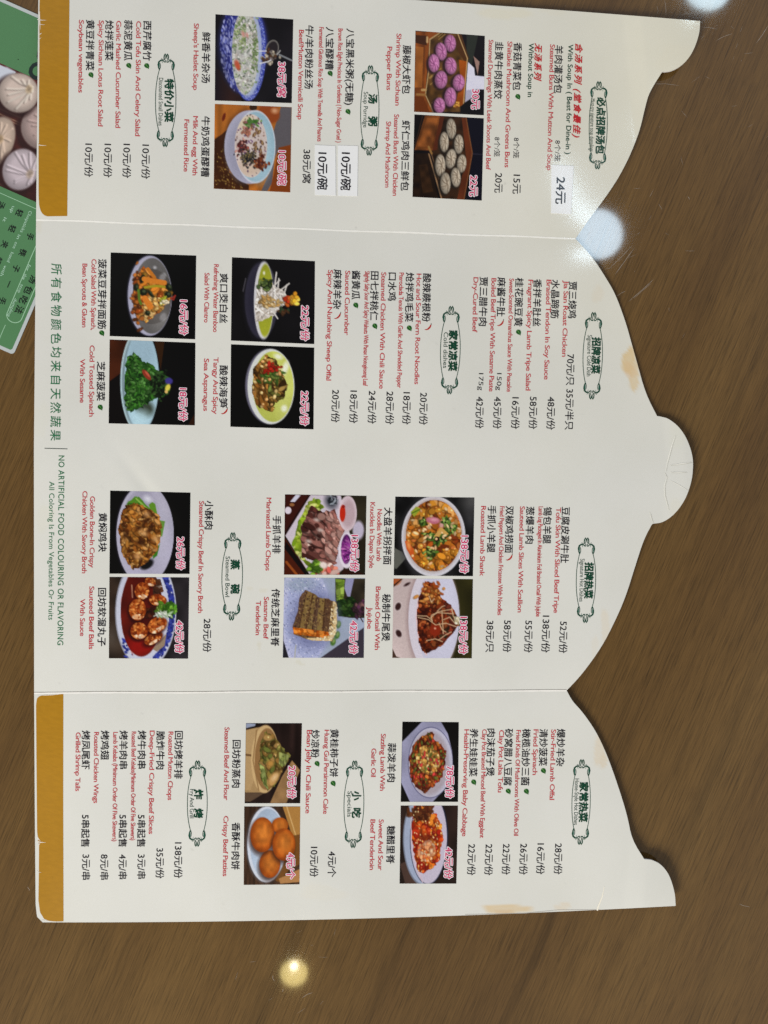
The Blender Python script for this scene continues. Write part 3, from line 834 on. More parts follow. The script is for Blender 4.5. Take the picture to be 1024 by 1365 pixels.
sh = Sheet()
put(sh, SLOG[0][0], *SLOG[0][1:], 15.4, SLOGAN, 0.00008, 0.004, 0.0, 1.38)
put(sh, 'NO ARTIFICIAL FOOD COLOURING OR FLAVORING', 76.3, 86.3, 607.4, 860, 11.2, SLOGAN, 0.00008, 0.006, 0.0, 1.06)
put(sh, 'All Coloring Is From Vegetables Or Fruits', 62.6, 72.6, 642, 826.4, 10.0, SLOGAN, 0.00008, 0.0, 0.0, 1.03)
sh.ribbon([(59.6, 597.6), (75, 598), (90, 598.4)], .9, ink((60, 70, 66)), 0.00008)
sh.build('slogan', M_PRINT, panels[1])

BG = ink((16, 66, 50))
BG2 = ink((70, 112, 100))


def badge(k, u0, v0, u1, v1, hw, titles, tu, eng):
    sh = Sheet()
    um, vm = (u0 + u1) / 2, (v0 + v1) / 2
    H = (v1 - v0) / 2
    tl = (u0 - u1) / (v1 - v0)

    def X(x, y):      # badge frame: x across (+u), y along (+v), from its centre
        return (um + x - tl * y, vm + y + slope(vm) * x)
    for sx in (-1, 1):
        ys = np.linspace(-(H - 22), H - 22, 28)
        xs = sx * (hw - (hw - 9.0) * (np.abs(ys) / (H - 22)) ** 2.3)
        sh.ribbon([X(x, y) for x, y in zip(xs, ys)], .85, BG, 0.00008)
        for sy in (-1, 1):
            K = 1.3
            e = lambda x, y: X(sx * x, sy * (H - y))
            sh.ribbon([e(9.0, 21.5), e(10.2, 19), e(10.6, 15), e(9.6, 11.5), e(7.0, 9.3), e(4.2, 9.6)], [w_ * K for w_ in (1.3, 1.0, 1.5, 1.7, 1.5, .8)], BG, 0.00008)
            sh.ribbon([e(9.0, 21.8), e(7.7, 19), e(7.6, 15.5), e(8.4, 13)], [w_ * K for w_ in (1.2, .7, .6, .5)], BG, 0.00008)
            sh.ribbon([e(9.2, 19), e(9.1, 14)], [w_ * K for w_ in (.6, .9)], BG2, 0.00008)
            sh.ribbon([e(4.2, 9.6), e(2.4, 11.4), e(1.0, 11.6), e(.9, 9.6), e(2.2, 8.2)], [w_ * K for w_ in (.8, 1.1, 1.0, .7, .5)], BG, 0.00008)
            sh.ribbon([e(2.2, 8.8), e(3.0, 5.6), e(2.6, 2.6), e(1.3, .6), e(.5, 2.2), e(.8, 5.5), e(1.4, 7.6)], [w_ * K for w_ in (.7, 1.0, 1.2, 1.3, .9, .7, .5)], BG, 0.00008)
            sh.ribbon([e(5.2, 9.2), e(6.4, 6.6)], [w_ * K for w_ in (.8, .3)], BG, 0.00008)
            sh.ribbon([e(3.6, 9.0), e(4.6, 7.0)], [w_ * K for w_ in (.7, .3)], BG, 0.00008)
            sh.ribbon([e(5.6, 10.4), e(5.0, 13.2)], [w_ * K for w_ in (.6, .2)], BG2, 0.00008)
    for t, a, b in titles:
        put(sh, t, tu[0], tu[1], a, b, 12.8, GREEN, 0.00009, 0.04)
    put(sh, eng[0], *eng[1:], 8.3, ink((34, 66, 54)), 0.00008)
    sh.build('section_badge', M_PRINT, panels[k])


for b in BADGE:
    badge(*b)


# ------------------------------------------------------------------ a small painter for the printed food photos
class Pic:
    def __init__(self, bg, n=116, m=116, seed=1):
        self.n, self.m = n, m
        self.s, self.t = np.meshgrid(np.linspace(0, 1, n), np.linspace(0, 1, m))
        self.I = np.empty((m, n, 3)); self.I[...] = bg
        self.r = np.random.RandomState(seed)
        self.e = 1.0 / n
        self.lastP = None

    def E(self, cx, cy, rx, ry, rot=0.0, soft=1.0):
        c, s_ = math.cos(rot), math.sin(rot)
        x, y = self.s - cx, self.t - cy
        a = (x * c + y * s_) / rx; b = (-x * s_ + y * c) / ry
        d = np.sqrt(a * a + b * b) - 1
        return np.clip(.5 - d * min(rx, ry) / (self.e * soft), 0, 1)

    def P(self, pts, wob=0.0):
        pts = np.asarray(pts, float)
        if wob:
            q = []
            for i in range(len(pts)):
                a, b = pts[i], pts[(i + 1) % len(pts)]
                for k in range(5):
                    q.append(a + (b - a) * k / 5 + self.r.uniform(-wob, wob, 2))
            pts = np.array(q)
        ins = np.zeros(self.s.shape, bool)
        dm = np.full(self.s.shape, 9.0)
        for i in range(len(pts)):
            (x0, y0), (x1, y1) = pts[i], pts[(i + 1) % len(pts)]
            cr_ = (y0 > self.t) != (y1 > self.t)
            if abs(y1 - y0) > 1e-12:
                ins ^= cr_ & (self.s < (x1 - x0) * (self.t - y0) / (y1 - y0) + x0)
            L2 = (x1 - x0) ** 2 + (y1 - y0) ** 2 + 1e-12
            k = np.clip(((self.s - x0) * (x1 - x0) + (self.t - y0) * (y1 - y0)) / L2, 0, 1)
            dm = np.minimum(dm, np.hypot(self.s - x0 - k * (x1 - x0), self.t - y0 - k * (y1 - y0)))
        self.lastP = np.clip(.5 + np.where(ins, dm, -dm) / self.e, 0, 1)
        return self.lastP

    def fill(self, m, col, a=1.0):
        m = (m * a)[..., None]
        self.I = self.I * (1 - m) + np.asarray(col, float) * m

    def ell(self, cx, cy, rx, ry, col, rot=0.0, soft=1.0, a=1.0, clip=None):
        m = self.E(cx, cy, rx, ry, rot, soft)
        self.fill(m if clip is None else m * clip, col, a)

    def poly(self, pts, col, a=1.0, clip=None, wob=0.0):
        m = self.P(pts, wob)
        self.fill(m if clip is None else m * clip, col, a)

    def line(self, pts, w, col, a=1.0, clip=None):
        dm = np.full(self.s.shape, 9.0)
        for (x0, y0), (x1, y1) in zip(pts[:-1], pts[1:]):
            L2 = (x1 - x0) ** 2 + (y1 - y0) ** 2 + 1e-12
            k = np.clip(((self.s - x0) * (x1 - x0) + (self.t - y0) * (y1 - y0)) / L2, 0, 1)
            dm = np.minimum(dm, np.hypot(self.s - x0 - k * (x1 - x0), self.t - y0 - k * (y1 - y0)))
        m = np.clip(.5 + (w / 2 - dm) / self.e, 0, 1)
        self.fill(m if clip is None else m * clip, col, a)

    def fuzz(self, freq, lo, hi, mask=None, aspect=1.0):
        """smooth random brightness"""
        k = self.r.rand(int(freq) + 3, int(freq * aspect) + 3)
        y = self.t * freq; x = self.s * freq * aspect
        i, j = y.astype(int), x.astype(int); fy, fx = y - i, x - j
        fy = fy * fy * (3 - 2 * fy); fx = fx * fx * (3 - 2 * fx)
        v = (k[i, j] * (1 - fx) + k[i, j + 1] * fx) * (1 - fy) + (k[i + 1, j] * (1 - fx) + k[i + 1, j + 1] * fx) * fy
        g = lo + (hi - lo) * v
        if mask is not None:
            g = 1 + (g - 1) * mask
        self.I = self.I * g[..., None]

    def bits(self, mask, n, cols, r0, r1, asp=1.0, rot=None, shade=.45, shine=.0, loose=True):
        """chunks of food, each with a dark underside and a lit side"""
        ys, xs = np.nonzero(mask > .5)
        if len(ys) == 0:
            return
        small = loose and (mask > .5).mean() < .06 and len(ys) > 3 and mask is not self.lastP
        if small:      # a loose cluster rather than a cut-out patch
            mx, my, dx, dy = self.s[0, xs].mean(), self.t[ys, 0].mean(), self.s[0, xs].std(), self.t[ys, 0].std()
            mask = np.ones_like(mask)
        r0, r1, asp = r0 * .74, r1 * .74, 1 + (asp - 1) * 1.3 + .2
        for _ in range(int(n * 1.7)):
            k = self.r.randint(len(ys))
            cx, cy = self.s[0, xs[k]], self.t[ys[k], 0]
            if small:
                cx, cy = mx + dx * self.r.randn() * .95, my + dy * self.r.randn() * .95
            rr = self.r.uniform(r0, r1); a = self.r.uniform(0, math.pi) if rot is None else rot + self.r.uniform(-.4, .4)
            col = np.array(cols[self.r.randint(len(cols))], float) * self.r.uniform(.8, 1.18)
            rx, ry = rr * self.r.uniform(1, asp), rr
            if shade:
                self.ell(cx - rr * .35, cy + rr * .2, rx * 1.15, ry * 1.2, col * (1 - shade), a, 1.5, .75, mask)
            self.ell(cx, cy, rx, ry, col, a, 1.2, 1.0, mask)
            if shine and self.r.rand() < shine:
                self.ell(cx + rr * .3, cy - rr * .2, rr * .35, rr * .3, np.minimum(col * 1.35 + 50, 250), a, 1.2, .8, mask)

    def strands(self, mask, n, cols, L0, L1, w, bend=.5):
        ys, xs = np.nonzero(mask > .5)
        for _ in range(n):
            k = self.r.randint(len(ys))
            x, y = self.s[0, xs[k]], self.t[ys[k], 0]
            a = self.r.uniform(0, 6.28); L = self.r.uniform(L0, L1)
            P = [(x, y)]
            for _k in range(4):
                a += self.r.uniform(-bend, bend)
                x += L / 4 * math.cos(a); y += L / 4 * math.sin(a); P.append((x, y))
            self.line(P, w * self.r.uniform(.7, 1.3), np.array(cols[self.r.randint(len(cols))], float) * self.r.uniform(.8, 1.15), .9, mask)


def conv(x0, y0, w, h, sk=0.0):
    def f(P):
        if isinstance(P[0], (int, float)):
            s = (P[0] - x0) / w
            return (s, (P[1] - y0 - sk * s) / h)
        return [f(p) for p in P]
    return f


def bun(p, f, x, y, rx, ry, w, h, col, dark):
    cx, cy = f((x, y)); rx, ry = rx / w, ry / h
    col = np.array(col, float) * p.r.uniform(.93, 1.06)
    mk = p.E(cx, cy, rx, ry, p.r.uniform(-.3, .3), 1.5)
    p.ell(cx - rx * .25, cy + ry * .1, rx * 1.18, ry * 1.1, col * .22, 0, 3, .8)
    p.fill(mk, col * .62)
    p.ell(cx + rx * .12, cy - ry * .06, rx * .86, ry * .86, col * .9, 0, 6, 1, mk)
    p.ell(cx + rx * .28, cy - ry * .12, rx * .55, ry * .6, np.minimum(col * 1.16, 245), 0, 10, .9, mk)
    kx, ky = cx + rx * p.r.uniform(.05, .4), cy + ry * p.r.uniform(-.15, .15)
    n = 8; tw = p.r.choice([-1, 1]) * .5
    for i in range(n):
        a = 6.283 * i / n + p.r.uniform(-.25, .25); L = p.r.uniform(.6, .95)
        P = [(kx + rx * .1 * math.cos(a), ky + ry * .1 * math.sin(a)), (kx * .5 + cx * .5 + rx * .42 * math.cos(a + tw * .5), ky * .5 + cy * .5 + ry * .42 * math.sin(a + tw * .5)), (cx + rx * L * math.cos(a + tw), cy + ry * L * math.sin(a + tw))]
        p.line(P, .016, dark, .55, mk)
        Q = [(q[0] + .012, q[1] - .008) for q in P]
        p.line(Q, .012, np.minimum(col * 1.25, 248), .45, mk)
    p.ell(kx, ky, rx * .14, ry * .12, dark, 0, 1.5, .6)
    p.ell(kx + rx * .1, ky - ry * .08, rx * .12, ry * .1, np.minimum(col * 1.3, 248), 0, 2, .7)


def pic1():
    p = Pic((26, 23, 27), seed=1); f = conv(60, 85, 885, 970, 50)
    p.poly([(0, .62), (.28, .75), (.35, 1), (0, 1)], (58, 32, 26), .7); p.fuzz(5, .8, 1.2)
    p.ell(.36, .36, .33, .55, (40, 42, 78), 0, 6)
    p.ell(.37, .36, .30, .55, (52, 56, 128), 0, 3)
    m = p.E(.36, .36, .30, .56) * (p.s < .26)
    p.bits(m, 150, [(110, 118, 190), (40, 44, 120), (150, 155, 205)], .008, .02, 2, 1.5, 0)
    p.fill(np.clip((.2 - p.s) / .2, 0, 1) * np.clip((p.t - .3) / .4, 0, 1), (20, 18, 30), .75)
    p.ell(.435, .42, .222, .572, (64, 76, 172))
    ring = p.E(.435, .42, .218, .565) * (1 - p.E(.41, .42, .185, .52))
    p.bits(ring, 420, [(120, 132, 205), (52, 62, 156), (150, 160, 218), (70, 82, 176)], .004, .009, 1.5, None, 0)
    p.ell(.425, .42, .178, .525, (168, 180, 214), 0, 2)
    soup = p.E(.388, .42, .172, .50)
    p.fill(soup, (196, 198, 192))
    p.bits(soup, 240, [(212, 210, 208), (172, 184, 156), (200, 200, 198), (190, 195, 190), (206, 202, 204), (182, 174, 168)], .006, .018, 2, None, .14, .2)
    p.bits(soup, 60, [(128, 152, 104), (150, 170, 126), (110, 120, 110)], .004, .010, 2.4, None, .1)
    p.bits(soup * (p.s > .48), 46, [(110, 136, 84), (140, 162, 110)], .004, .011, 2, None, .2)
    p.bits(soup * (p.s < .40) * (p.t < .4), 40, [(120, 148, 92), (156, 172, 120)], .006, .012, 2, None, .2)
    for x, y, r in [(.285, .57, .032), (.30, .60, .022), (.36, .21, .02), (.41, .22, .016)]:
        p.ell(x, y, r, r * 1.7, (196, 84, 56) if y > .4 else (206, 140, 130), -.4, 3, .9)
    p.ell(.735, .37, .082, .115, (140, 138, 132), .35); p.ell(.737, .37, .070, .100, (44, 38, 42), .35, 2)
    p.bits(p.E(.72, .47, .08, .09), 26, [(190, 180, 160), (90, 60, 40), (120, 110, 110)], .012, .024, 1.5)
    p.line([(.54, .40), (.66, .395)], .012, (225, 225, 235)); p.line([(.58, .545), (.68, .52), (.72, .5)], .014, (222, 222, 226))
    p.line([(.83, .43), (.99, .49)], .022, (128, 132, 138)); p.line([(.80, .43), (.84, .38)], .012, (190, 190, 190))
    return p


def pic2():
    p = Pic((186, 110, 40), seed=2)
    p.fuzz(3, .8, 1.15, None, 5)
    p.poly([(.86, 0), (1, 0), (1, .56), (.83, .52), (.74, .75), (.62, 1), (.70, 1), (.76, .9), (.8, .5), (.76, .32)], (96, 92, 98))
    p.poly([(.84, .48), (1, .44), (1, 1), (.73, 1), (.78, .8)], (132, 64, 20))
    p.poly([(0, .42), (.1, .35), (.16, .3), (.2, .8), (.46, .94), (.46, 1), (0, 1)], (66, 36, 18)); p.fuzz(8, .75, 1.2, p.P([(0, .4), (.2, .3), (.46, 1), (0, 1)]))
    p.bits(p.P([(0, .55), (.15, .5), (.3, .85), (.4, 1), (0, 1)]), 60, [(150, 120, 60), (110, 80, 40), (90, 60, 30)], .006, .012, 1.5, None, 0)
    p.ell(.12, .15, .02, .05, (110, 40, 20), .3)
    p.ell(.71, .08, .14, .115, (150, 72, 30), .4, 3); p.ell(.78, .05, .04, .03, (215, 160, 120), 0, 5)
    p.ell(.5, .02, .05, .04, (60, 40, 20))
    p.ell(.44, .50, .33, .44, (40, 26, 20), 0, 8, .5)
    p.ell(.46, .49, .328, .432, (176, 176, 200)); p.ell(.40, .52, .24, .36, (150, 150, 172), 0, 12, .8)
    p.ell(.535, .483, .263, .43, (206, 210, 224)); p.ell(.54, .483, .247, .412, (150, 184, 202), 0, 2)
    p.ell(.60, .55, .14, .3, (176, 206, 222), 0, 14, .7)
    so = p.E(.478, .475, .212, .372); p.fill(so, (214, 200, 196)); p.fuzz(7, .9, 1.06, so)
    p.ell(.47, .72, .16, .12, (206, 182, 160), 0, 10, .7, so); p.ell(.40, .2, .12, .12, (214, 200, 160), 0, 10, .6, so)
    p.bits(p.E(.50, .2, .1, .05), 18, [(70, 120, 50), (110, 140, 80)], .01, .02, 2, None, .2)
    p.bits(p.E(.42, .30, .06, .07), 14, [(170, 110, 90), (190, 130, 120)], .012, .02, 1.5)
    p.bits(p.E(.36, .49, .08, .08), 34, [(120, 50, 50), (150, 80, 70), (80, 40, 40), (210, 150, 140)], .01, .02, 1.8)
    p.bits(p.E(.45, .62, .12, .10), 90, [(60, 56, 60), (100, 90, 70), (40, 40, 46), (150, 130, 80)], .006, .014, 1.4)
    p.bits(p.E(.60, .67, .07, .09), 40, [(140, 70, 40), (180, 110, 70), (90, 40, 30)], .01, .02, 1.6)
    for x, y in [(.49, .25), (.55, .29), (.52, .34), (.58, .31), (.54, .5), (.60, .53), (.62, .43), (.53, .45)]:
        p.ell(x, y, .02, .036, (112, 84, 58), p.r.uniform(-.8, .8)); p.ell(x + .006, y, .009, .022, (170, 140, 100), .2)
    p.bits(so, 40, [(110, 80, 120), (140, 110, 100), (90, 70, 80)], .005, .011, 1.6, None, .1)
    return p


def pic3():
    p = Pic((28, 24, 27), seed=3); f = conv(120, 12, 785, 925, 55)
    p.poly(f([(700, 60), (830, 60), (760, 420), (700, 330)]), (58, 66, 56), .7)
    p.poly(f([(780, 300), (850, 370), (830, 520)]), (160, 128, 118))
    p.poly(f([(720, 370), (790, 440), (800, 530), (910, 540), (910, 690), (810, 690), (780, 800), (690, 850)]), (222, 222, 244)); p.poly(f([(700, 700), (780, 690), (760, 820), (690, 860)]), (160, 156, 180), .7)
    p.poly(f([(120, 20), (400, 20), (280, 110), (260, 500), (240, 750), (330, 950), (120, 950)]), (146, 78, 30)); p.fuzz(3, .72, 1.15, (p.s < .2) * 1.0, 6)
    p.poly(f([(125, 190), (215, 200), (205, 660), (120, 660)]), (176, 104, 44)); p.fuzz(12, .8, 1.12, (p.s < .14) * 1.0)
    p.poly(f([(120, 60), (250, 70), (250, 180), (120, 150)]), (70, 40, 22)); p.poly(f([(115, 760), (220, 770), (300, 950), (110, 950)]), (110, 54, 18))
    fl_ = p.P(f([(390, 35), (600, 45), (715, 330), (690, 850), (640, 950), (335, 940), (250, 745), (275, 490), (285, 110)]))
    p.fill(fl_, (104, 72, 36)); p.fuzz(16, .6, 1.25, fl_)
    for i in range(26):
        y = p.r.uniform(40, 940); x = p.r.uniform(270, 420)
        p.line(f([(x, y), (x + 70, y - 60)]), .012, (186, 150, 84), .7, fl_)
    p.poly(f([(600, 45), (640, 45), (730, 330), (690, 380), (610, 260), (560, 100)]), (84, 52, 26))
    p.poly(f([(615, 345), (712, 365), (672, 870), (575, 900), (640, 600)]), (178, 88, 20)); p.fuzz(6, .7, 1.1, p.P(f([(615, 345), (712, 365), (672, 870), (575, 900)])))
    for L in ([(285, 110), (275, 490), (245, 745), (335, 945)], [(600, 45), (712, 330), (705, 420), (672, 890)], [(285, 110), (395, 35)]):
        p.line(f(L), .014, (206, 172, 120), .9)
    p.bits(p.P(f([(560, 830), (630, 830), (630, 890), (560, 890)])), 10, [(220, 160, 70)], .012, .02)
    p.poly(f([(640, 890), (690, 840), (900, 700), (900, 980), (640, 960)]), (24, 22, 24))
    p.line(f([(205, 690), (245, 690)]), .03, (190, 150, 96)); p.line(f([(255, 90), (255, 140)]), .03, (196, 160, 110)); p.line(f([(150, 740), (240, 745)]), .03, (156, 110, 60))
    for x, y, a, b in [(515, 155, 65, 98), (415, 250, 62, 102), (335, 385, 62, 104), (525, 415, 66, 98), (418, 575, 70, 104), (618, 610, 66, 96), (525, 775, 66, 112), (405, 870, 64, 90)]:
        bun(p, f, x, y, a, b, 785, 925, (190, 122, 170), (116, 54, 100))
    return p


def pic4():
    p = Pic((24, 18, 20), seed=4); f = conv(105, 30, 785, 930, 50)
    p.poly(f([(700, 60), (900, 60), (900, 1000), (720, 1000), (770, 500)]), (20, 19, 32))
    p.poly(f([(225, 40), (400, 45), (330, 440), (115, 430)]), (124, 70, 30)); p.poly(f([(250, 70), (370, 75), (310, 400), (150, 390)]), (146, 84, 38)); p.fuzz(9, .75, 1.1, (p.s < .4) * 1.0)
    p.poly(f([(115, 470), (280, 470), (400, 990), (95, 990)]), (40, 27, 18)); p.poly(f([(170, 600), (260, 590), (340, 900), (220, 920)]), (58, 38, 22)); p.fuzz(14, .7, 1.2, (p.s < .35) * 1.0)
    fl_ = p.P(f([(440, 50), (690, 60), (765, 480), (690, 1000), (430, 1000), (310, 480), (330, 430)]))
    p.fill(fl_, (62, 40, 24)); p.fuzz(16, .6, 1.3, fl_)
    p.poly(f([(640, 70), (695, 70), (770, 480), (690, 1000), (610, 1000), (700, 520)]), (108, 52, 26)); p.fuzz(5, .7, 1.1, fl_)
    p.poly(f([(400, 45), (445, 45), (370, 430), (320, 440)]), (88, 42, 22))
    p.line(f([(280, 480), (440, 1000)]), .02, (150, 116, 84)); p.line(f([(305, 470), (400, 760)]), .012, (120, 90, 66)); p.line(f([(275, 400), (310, 470)]), .03, (150, 110, 60))
    p.line(f([(765, 480), (890, 490)]), .01, (52, 50, 64)); p.line(f([(690, 70), (770, 470), (690, 990)]), .014, (126, 80, 46)); p.line(f([(200, 40), (120, 380)]), .012, (60, 40, 26))
    for x, y, a, b in [(525, 195, 54, 114), (450, 345, 50, 112), (615, 370, 52, 108), (530, 535, 58, 110), (412, 608, 57, 124), (653, 590, 52, 102), (590, 745, 54, 108), (475, 810, 58, 120)]:
        bun(p, f, x, y, a, b, 785, 930, (186, 174, 156), (98, 82, 66))
    return p


def pic5():
    p = Pic((9, 9, 11), seed=5); f = conv(62, 60, 930, 910, 35)
    p.ell(.44, .5, .245, .475, (70, 70, 88), 0, 3); p.ell(.465, .5, .257, .478, (168, 168, 192)); p.ell(.455, .5, .21, .44, (186, 184, 204), 0, 4, .6)
    inn = p.E(.49, .5, .226, .452); p.fill(inn, (112, 110, 110)); p.fuzz(4, .85, 1.15, inn); p.ell(.6, .75, .1, .16, (134, 132, 132), .3, 10, .6, inn)
    for x, y, a, b in [(545, 225, .018, .018), (630, 330, .035, .05), (640, 760, .035, .05)]:
        c = f((x, y)); p.ell(c[0], c[1], a, b, (196, 196, 204), .5, 3, .8)
    food = p.P(f([(410, 215), (470, 230), (545, 330), (660, 390), (735, 450), (735, 560), (690, 600), (620, 690), (530, 770), (460, 825), (370, 780), (325, 680), (312, 500), (335, 340)]), .012)
    p.fill(p.E(*f((510, 540)), .26, .33) * inn, (60, 54, 50), .35)
    p.fill(food, (120, 76, 34))
    p.bits(food * (p.t > .5), 120, [(218, 172, 98), (200, 140, 60), (226, 186, 120), (170, 100, 44)], .018, .034, 1.3, None, .5, .4)
    p.bits(food * (p.t <= .52), 70, [(206, 124, 40), (170, 84, 28), (150, 110, 40), (222, 150, 70)], .018, .04, 2.2, None, .5, .3)
    p.bits(food * (p.s < .36), 60, [(150, 70, 26), (190, 110, 44), (90, 50, 26)], .014, .03, 1.8, None, .5, .2)
    for x, y, a, b, r_ in [(420, 490, .05, .045, .2), (700, 440, .055, .035, .9), (690, 520, .04, .04, 0), (470, 720, .034, .03, .4), (410, 350, .03, .05, .3), (345, 440, .03, .05, 0), (500, 510, .06, .02, .9)]:
        c = f((x, y)); p.ell(c[0], c[1], a, b, (30, 36, 26), r_, 2)
        p.ell(c[0] + .01, c[1] - .01, a * .4, b * .4, (74, 86, 60), r_, 2)
    p.line(f([(440, 440), (560, 425), (650, 435)]), .03, (164, 150, 40)); p.line(f([(370, 470), (380, 580), (400, 620)]), .03, (92, 120, 40))
    p.line(f([(430, 350), (520, 370), (650, 390)]), .06, (214, 128, 44)); p.line(f([(440, 560), (500, 650)]), .07, (216, 126, 44)); p.line(f([(470, 240), (540, 330)]), .04, (196, 118, 40))
    p.bits(p.P(f([(600, 560), (680, 530), (650, 620), (600, 640)])), 20, [(196, 190, 60), (160, 170, 50)], .01, .02, 2)
    p.line(f([(730, 560), (770, 530), (750, 575), (720, 560)]), .018, (150, 50, 40))
    p.bits(p.E(*f((660, 600)), .04, .03), 6, [(238, 224, 190)], .014, .022)
    return p


def pic6():
    p = Pic((8, 7, 8), seed=6); f = conv(48, 42, 937, 915, 25)
    p.poly([(0, 0), (.25, 0), (.12, .5), (0, .8)], (70, 34, 18)); p.fuzz(6, .6, 1.2); p.poly([(0, .5), (.13, .4), (.25, 1), (0, 1)], (20, 12, 10)); p.poly([(.52, 0), (.64, 0), (.6, .35)], (66, 40, 18), .8); p.poly([(.92, 1), (1, .85), (1, 1)], (50, 28, 12))
    p.ell(.355, .48, .225, .62, (190, 220, 230)); p.ell(.36, .48, .212, .60, (120, 140, 150), 0, 3); p.ell(.375, .48, .20, .60, (168, 202, 220), 0, 2)
    p.fill(p.E(.38, .1, .17, .25, 0, 14) * p.E(.375, .48, .20, .60), (150, 178, 196), .8); p.fill(p.E(.42, .82, .10, .1, 0, 8), (52, 60, 46), .9)
    p.ell(.36, .93, .12, .1, (190, 226, 240), 0, 12, .8, p.E(.37, .48, .19, .58))
    food = p.P(f([(330, 170), (370, 250), (470, 300), (580, 370), (660, 430), (720, 490), (690, 620), (560, 690), (480, 740), (360, 800), (270, 830), (225, 740), (205, 500), (240, 260)]), .02)
    p.fill(food, (24, 46, 20))
    p.strands(food, 460, [(40, 84, 30), (62, 118, 44), (24, 50, 22), (84, 140, 60), (30, 64, 26)], .05, .13, .015, .8)
    p.bits(food, 60, [(60, 120, 40), (40, 80, 30), (90, 140, 70)], .01, .02, 2.5, None, .5)
    p.bits(food * (p.s > .5), 50, [(24, 34, 22), (50, 80, 40)], .012, .024, 2)
    c = f((455, 425)); p.ell(c[0], c[1], .075, .03, (146, 54, 38), .9); p.ell(c[0] + .01, c[1] - .01, .045, .012, (196, 96, 70), .9)
    c = f((700, 492)); p.ell(c[0], c[1], .045, .04, (66, 58, 140), 0, 2); c = f((688, 565)); p.ell(c[0], c[1], .028, .045, (226, 212, 84), .4, 2); c = f((672, 610)); p.ell(c[0], c[1], .018, .02, (226, 190, 110))
    return p


def pic7():
    p = Pic((22, 21, 23), seed=7); f = conv(230, 157, 520, 522, 22)
    p.fuzz(4, .85, 1.15)
    p.ell(.36, .50, .20, .46, (56, 54, 70), 0, 2); p.ell(.33, .52, .15, .36, (44, 42, 58), 0, 14, .9); p.ell(.44, .28, .1, .2, (84, 82, 96), 0, 14, .5, p.E(.36, .5, .2, .46))
    p.line(f([(318, 290), (302, 370)]), .014, (74, 72, 80))
    p.ell(.39, .50, .12, .468, (206, 206, 212)); inn = p.E(.405, .5, .098, .438); p.fill(inn, (152, 158, 44)); p.fuzz(5, .8, 1.15, inn)
    p.ell(*f((432, 255)), .012, .02, (236, 236, 220), 0, 2); p.fill(inn * (np.abs(p.t - .46) < .22), (110, 112, 50), .6)
    pile = p.P(f([(385, 350), (380, 555), (400, 560), (500, 520), (590, 430), (575, 390), (500, 330), (420, 330)]), .01)
    p.fill(pile, (196, 188, 180))
    p.strands(pile, 200, [(226, 220, 216), (206, 200, 196), (170, 160, 150), (238, 234, 228)], .1, .24, .014, .3)
    p.bits(p.E(*f((450, 430)), .10, .08), 40, [(206, 172, 110), (226, 200, 150), (180, 140, 80)], .012, .024, 2)
    for a, b in [((500, 340), (510, 250)), ((540, 360), (590, 320)), ((480, 480), (520, 540)), ((500, 330), (530, 300)), ((560, 380), (575, 330)), ((520, 350), (525, 290))]:
        p.line(f([a, b]), .016, (216, 212, 208))
    p.bits(p.E(*f((450, 330)), .08, .05), 16, [(70, 90, 50), (40, 50, 30), (110, 130, 70)], .014, .026, 2); p.bits(p.E(*f((560, 490)), .06, .04), 12, [(60, 84, 56), (90, 60, 40)], .012, .02, 2)
    p.bits(p.E(*f((590, 425)), .05, .05), 12, [(206, 60, 30), (226, 110, 40)], .018, .03, 1.3); p.bits(p.E(*f((628, 425)), .045, .06), 14, [(236, 180, 50), (246, 200, 80), (220, 150, 40)], .018, .03, 1.3)
    return p


def pic8():
    p = Pic((15, 14, 16), seed=8); f = conv(224, 703, 520, 515, 20)
    p.ell(.465, .495, .29, .458, (110, 108, 128), 0, 2); p.ell(.485, .495, .282, .458, (212, 216, 214)); inn = p.E(.51, .495, .245, .43); p.fill(inn, (196, 204, 96)); p.fuzz(4, .88, 1.1, inn)
    p.ell(.64, .5, .1, .36, (206, 212, 120), 0, 14, .8, inn); p.ell(.38, .36, .1, .3, (150, 156, 50), 0, 14, .6, inn)
    for x, y, a, b in [(565, 850, .035, .08), (560, 1105, .035, .04), (520, 780, .05, .03)]:
        p.ell(*f((x, y)), a, b, (236, 240, 226), .3, 4, .9)
    food = p.P(f([(440, 772), (500, 790), (530, 850), (555, 900), (578, 960), (560, 1030), (500, 1070), (490, 1125), (390, 1095), (358, 985), (368, 860)]), .014)
    p.fill(food, (74, 54, 26))
    p.bits(food, 130, [(112, 80, 36), (150, 110, 50), (86, 70, 30), (64, 42, 20), (176, 140, 76), (90, 90, 40)], .018, .036, 2.4, None, .5, .35)
    p.bits(food * (p.s < .45), 30, [(130, 84, 34), (160, 110, 50)], .02, .034, 2.6, 1.2, .5, .4)
    p.bits(p.E(*f((480, 900)), .13, .12), 30, [(96, 130, 50), (60, 90, 36), (130, 150, 70)], .012, .026, 2.6)
    p.bits(p.E(*f((475, 850)), .09, .06), 14, [(170, 40, 26), (140, 30, 20)], .014, .024, 1.8); p.bits(food, 14, [(216, 186, 120), (206, 150, 90)], .014, .024, 1.5, None, .4, .6)
    return p


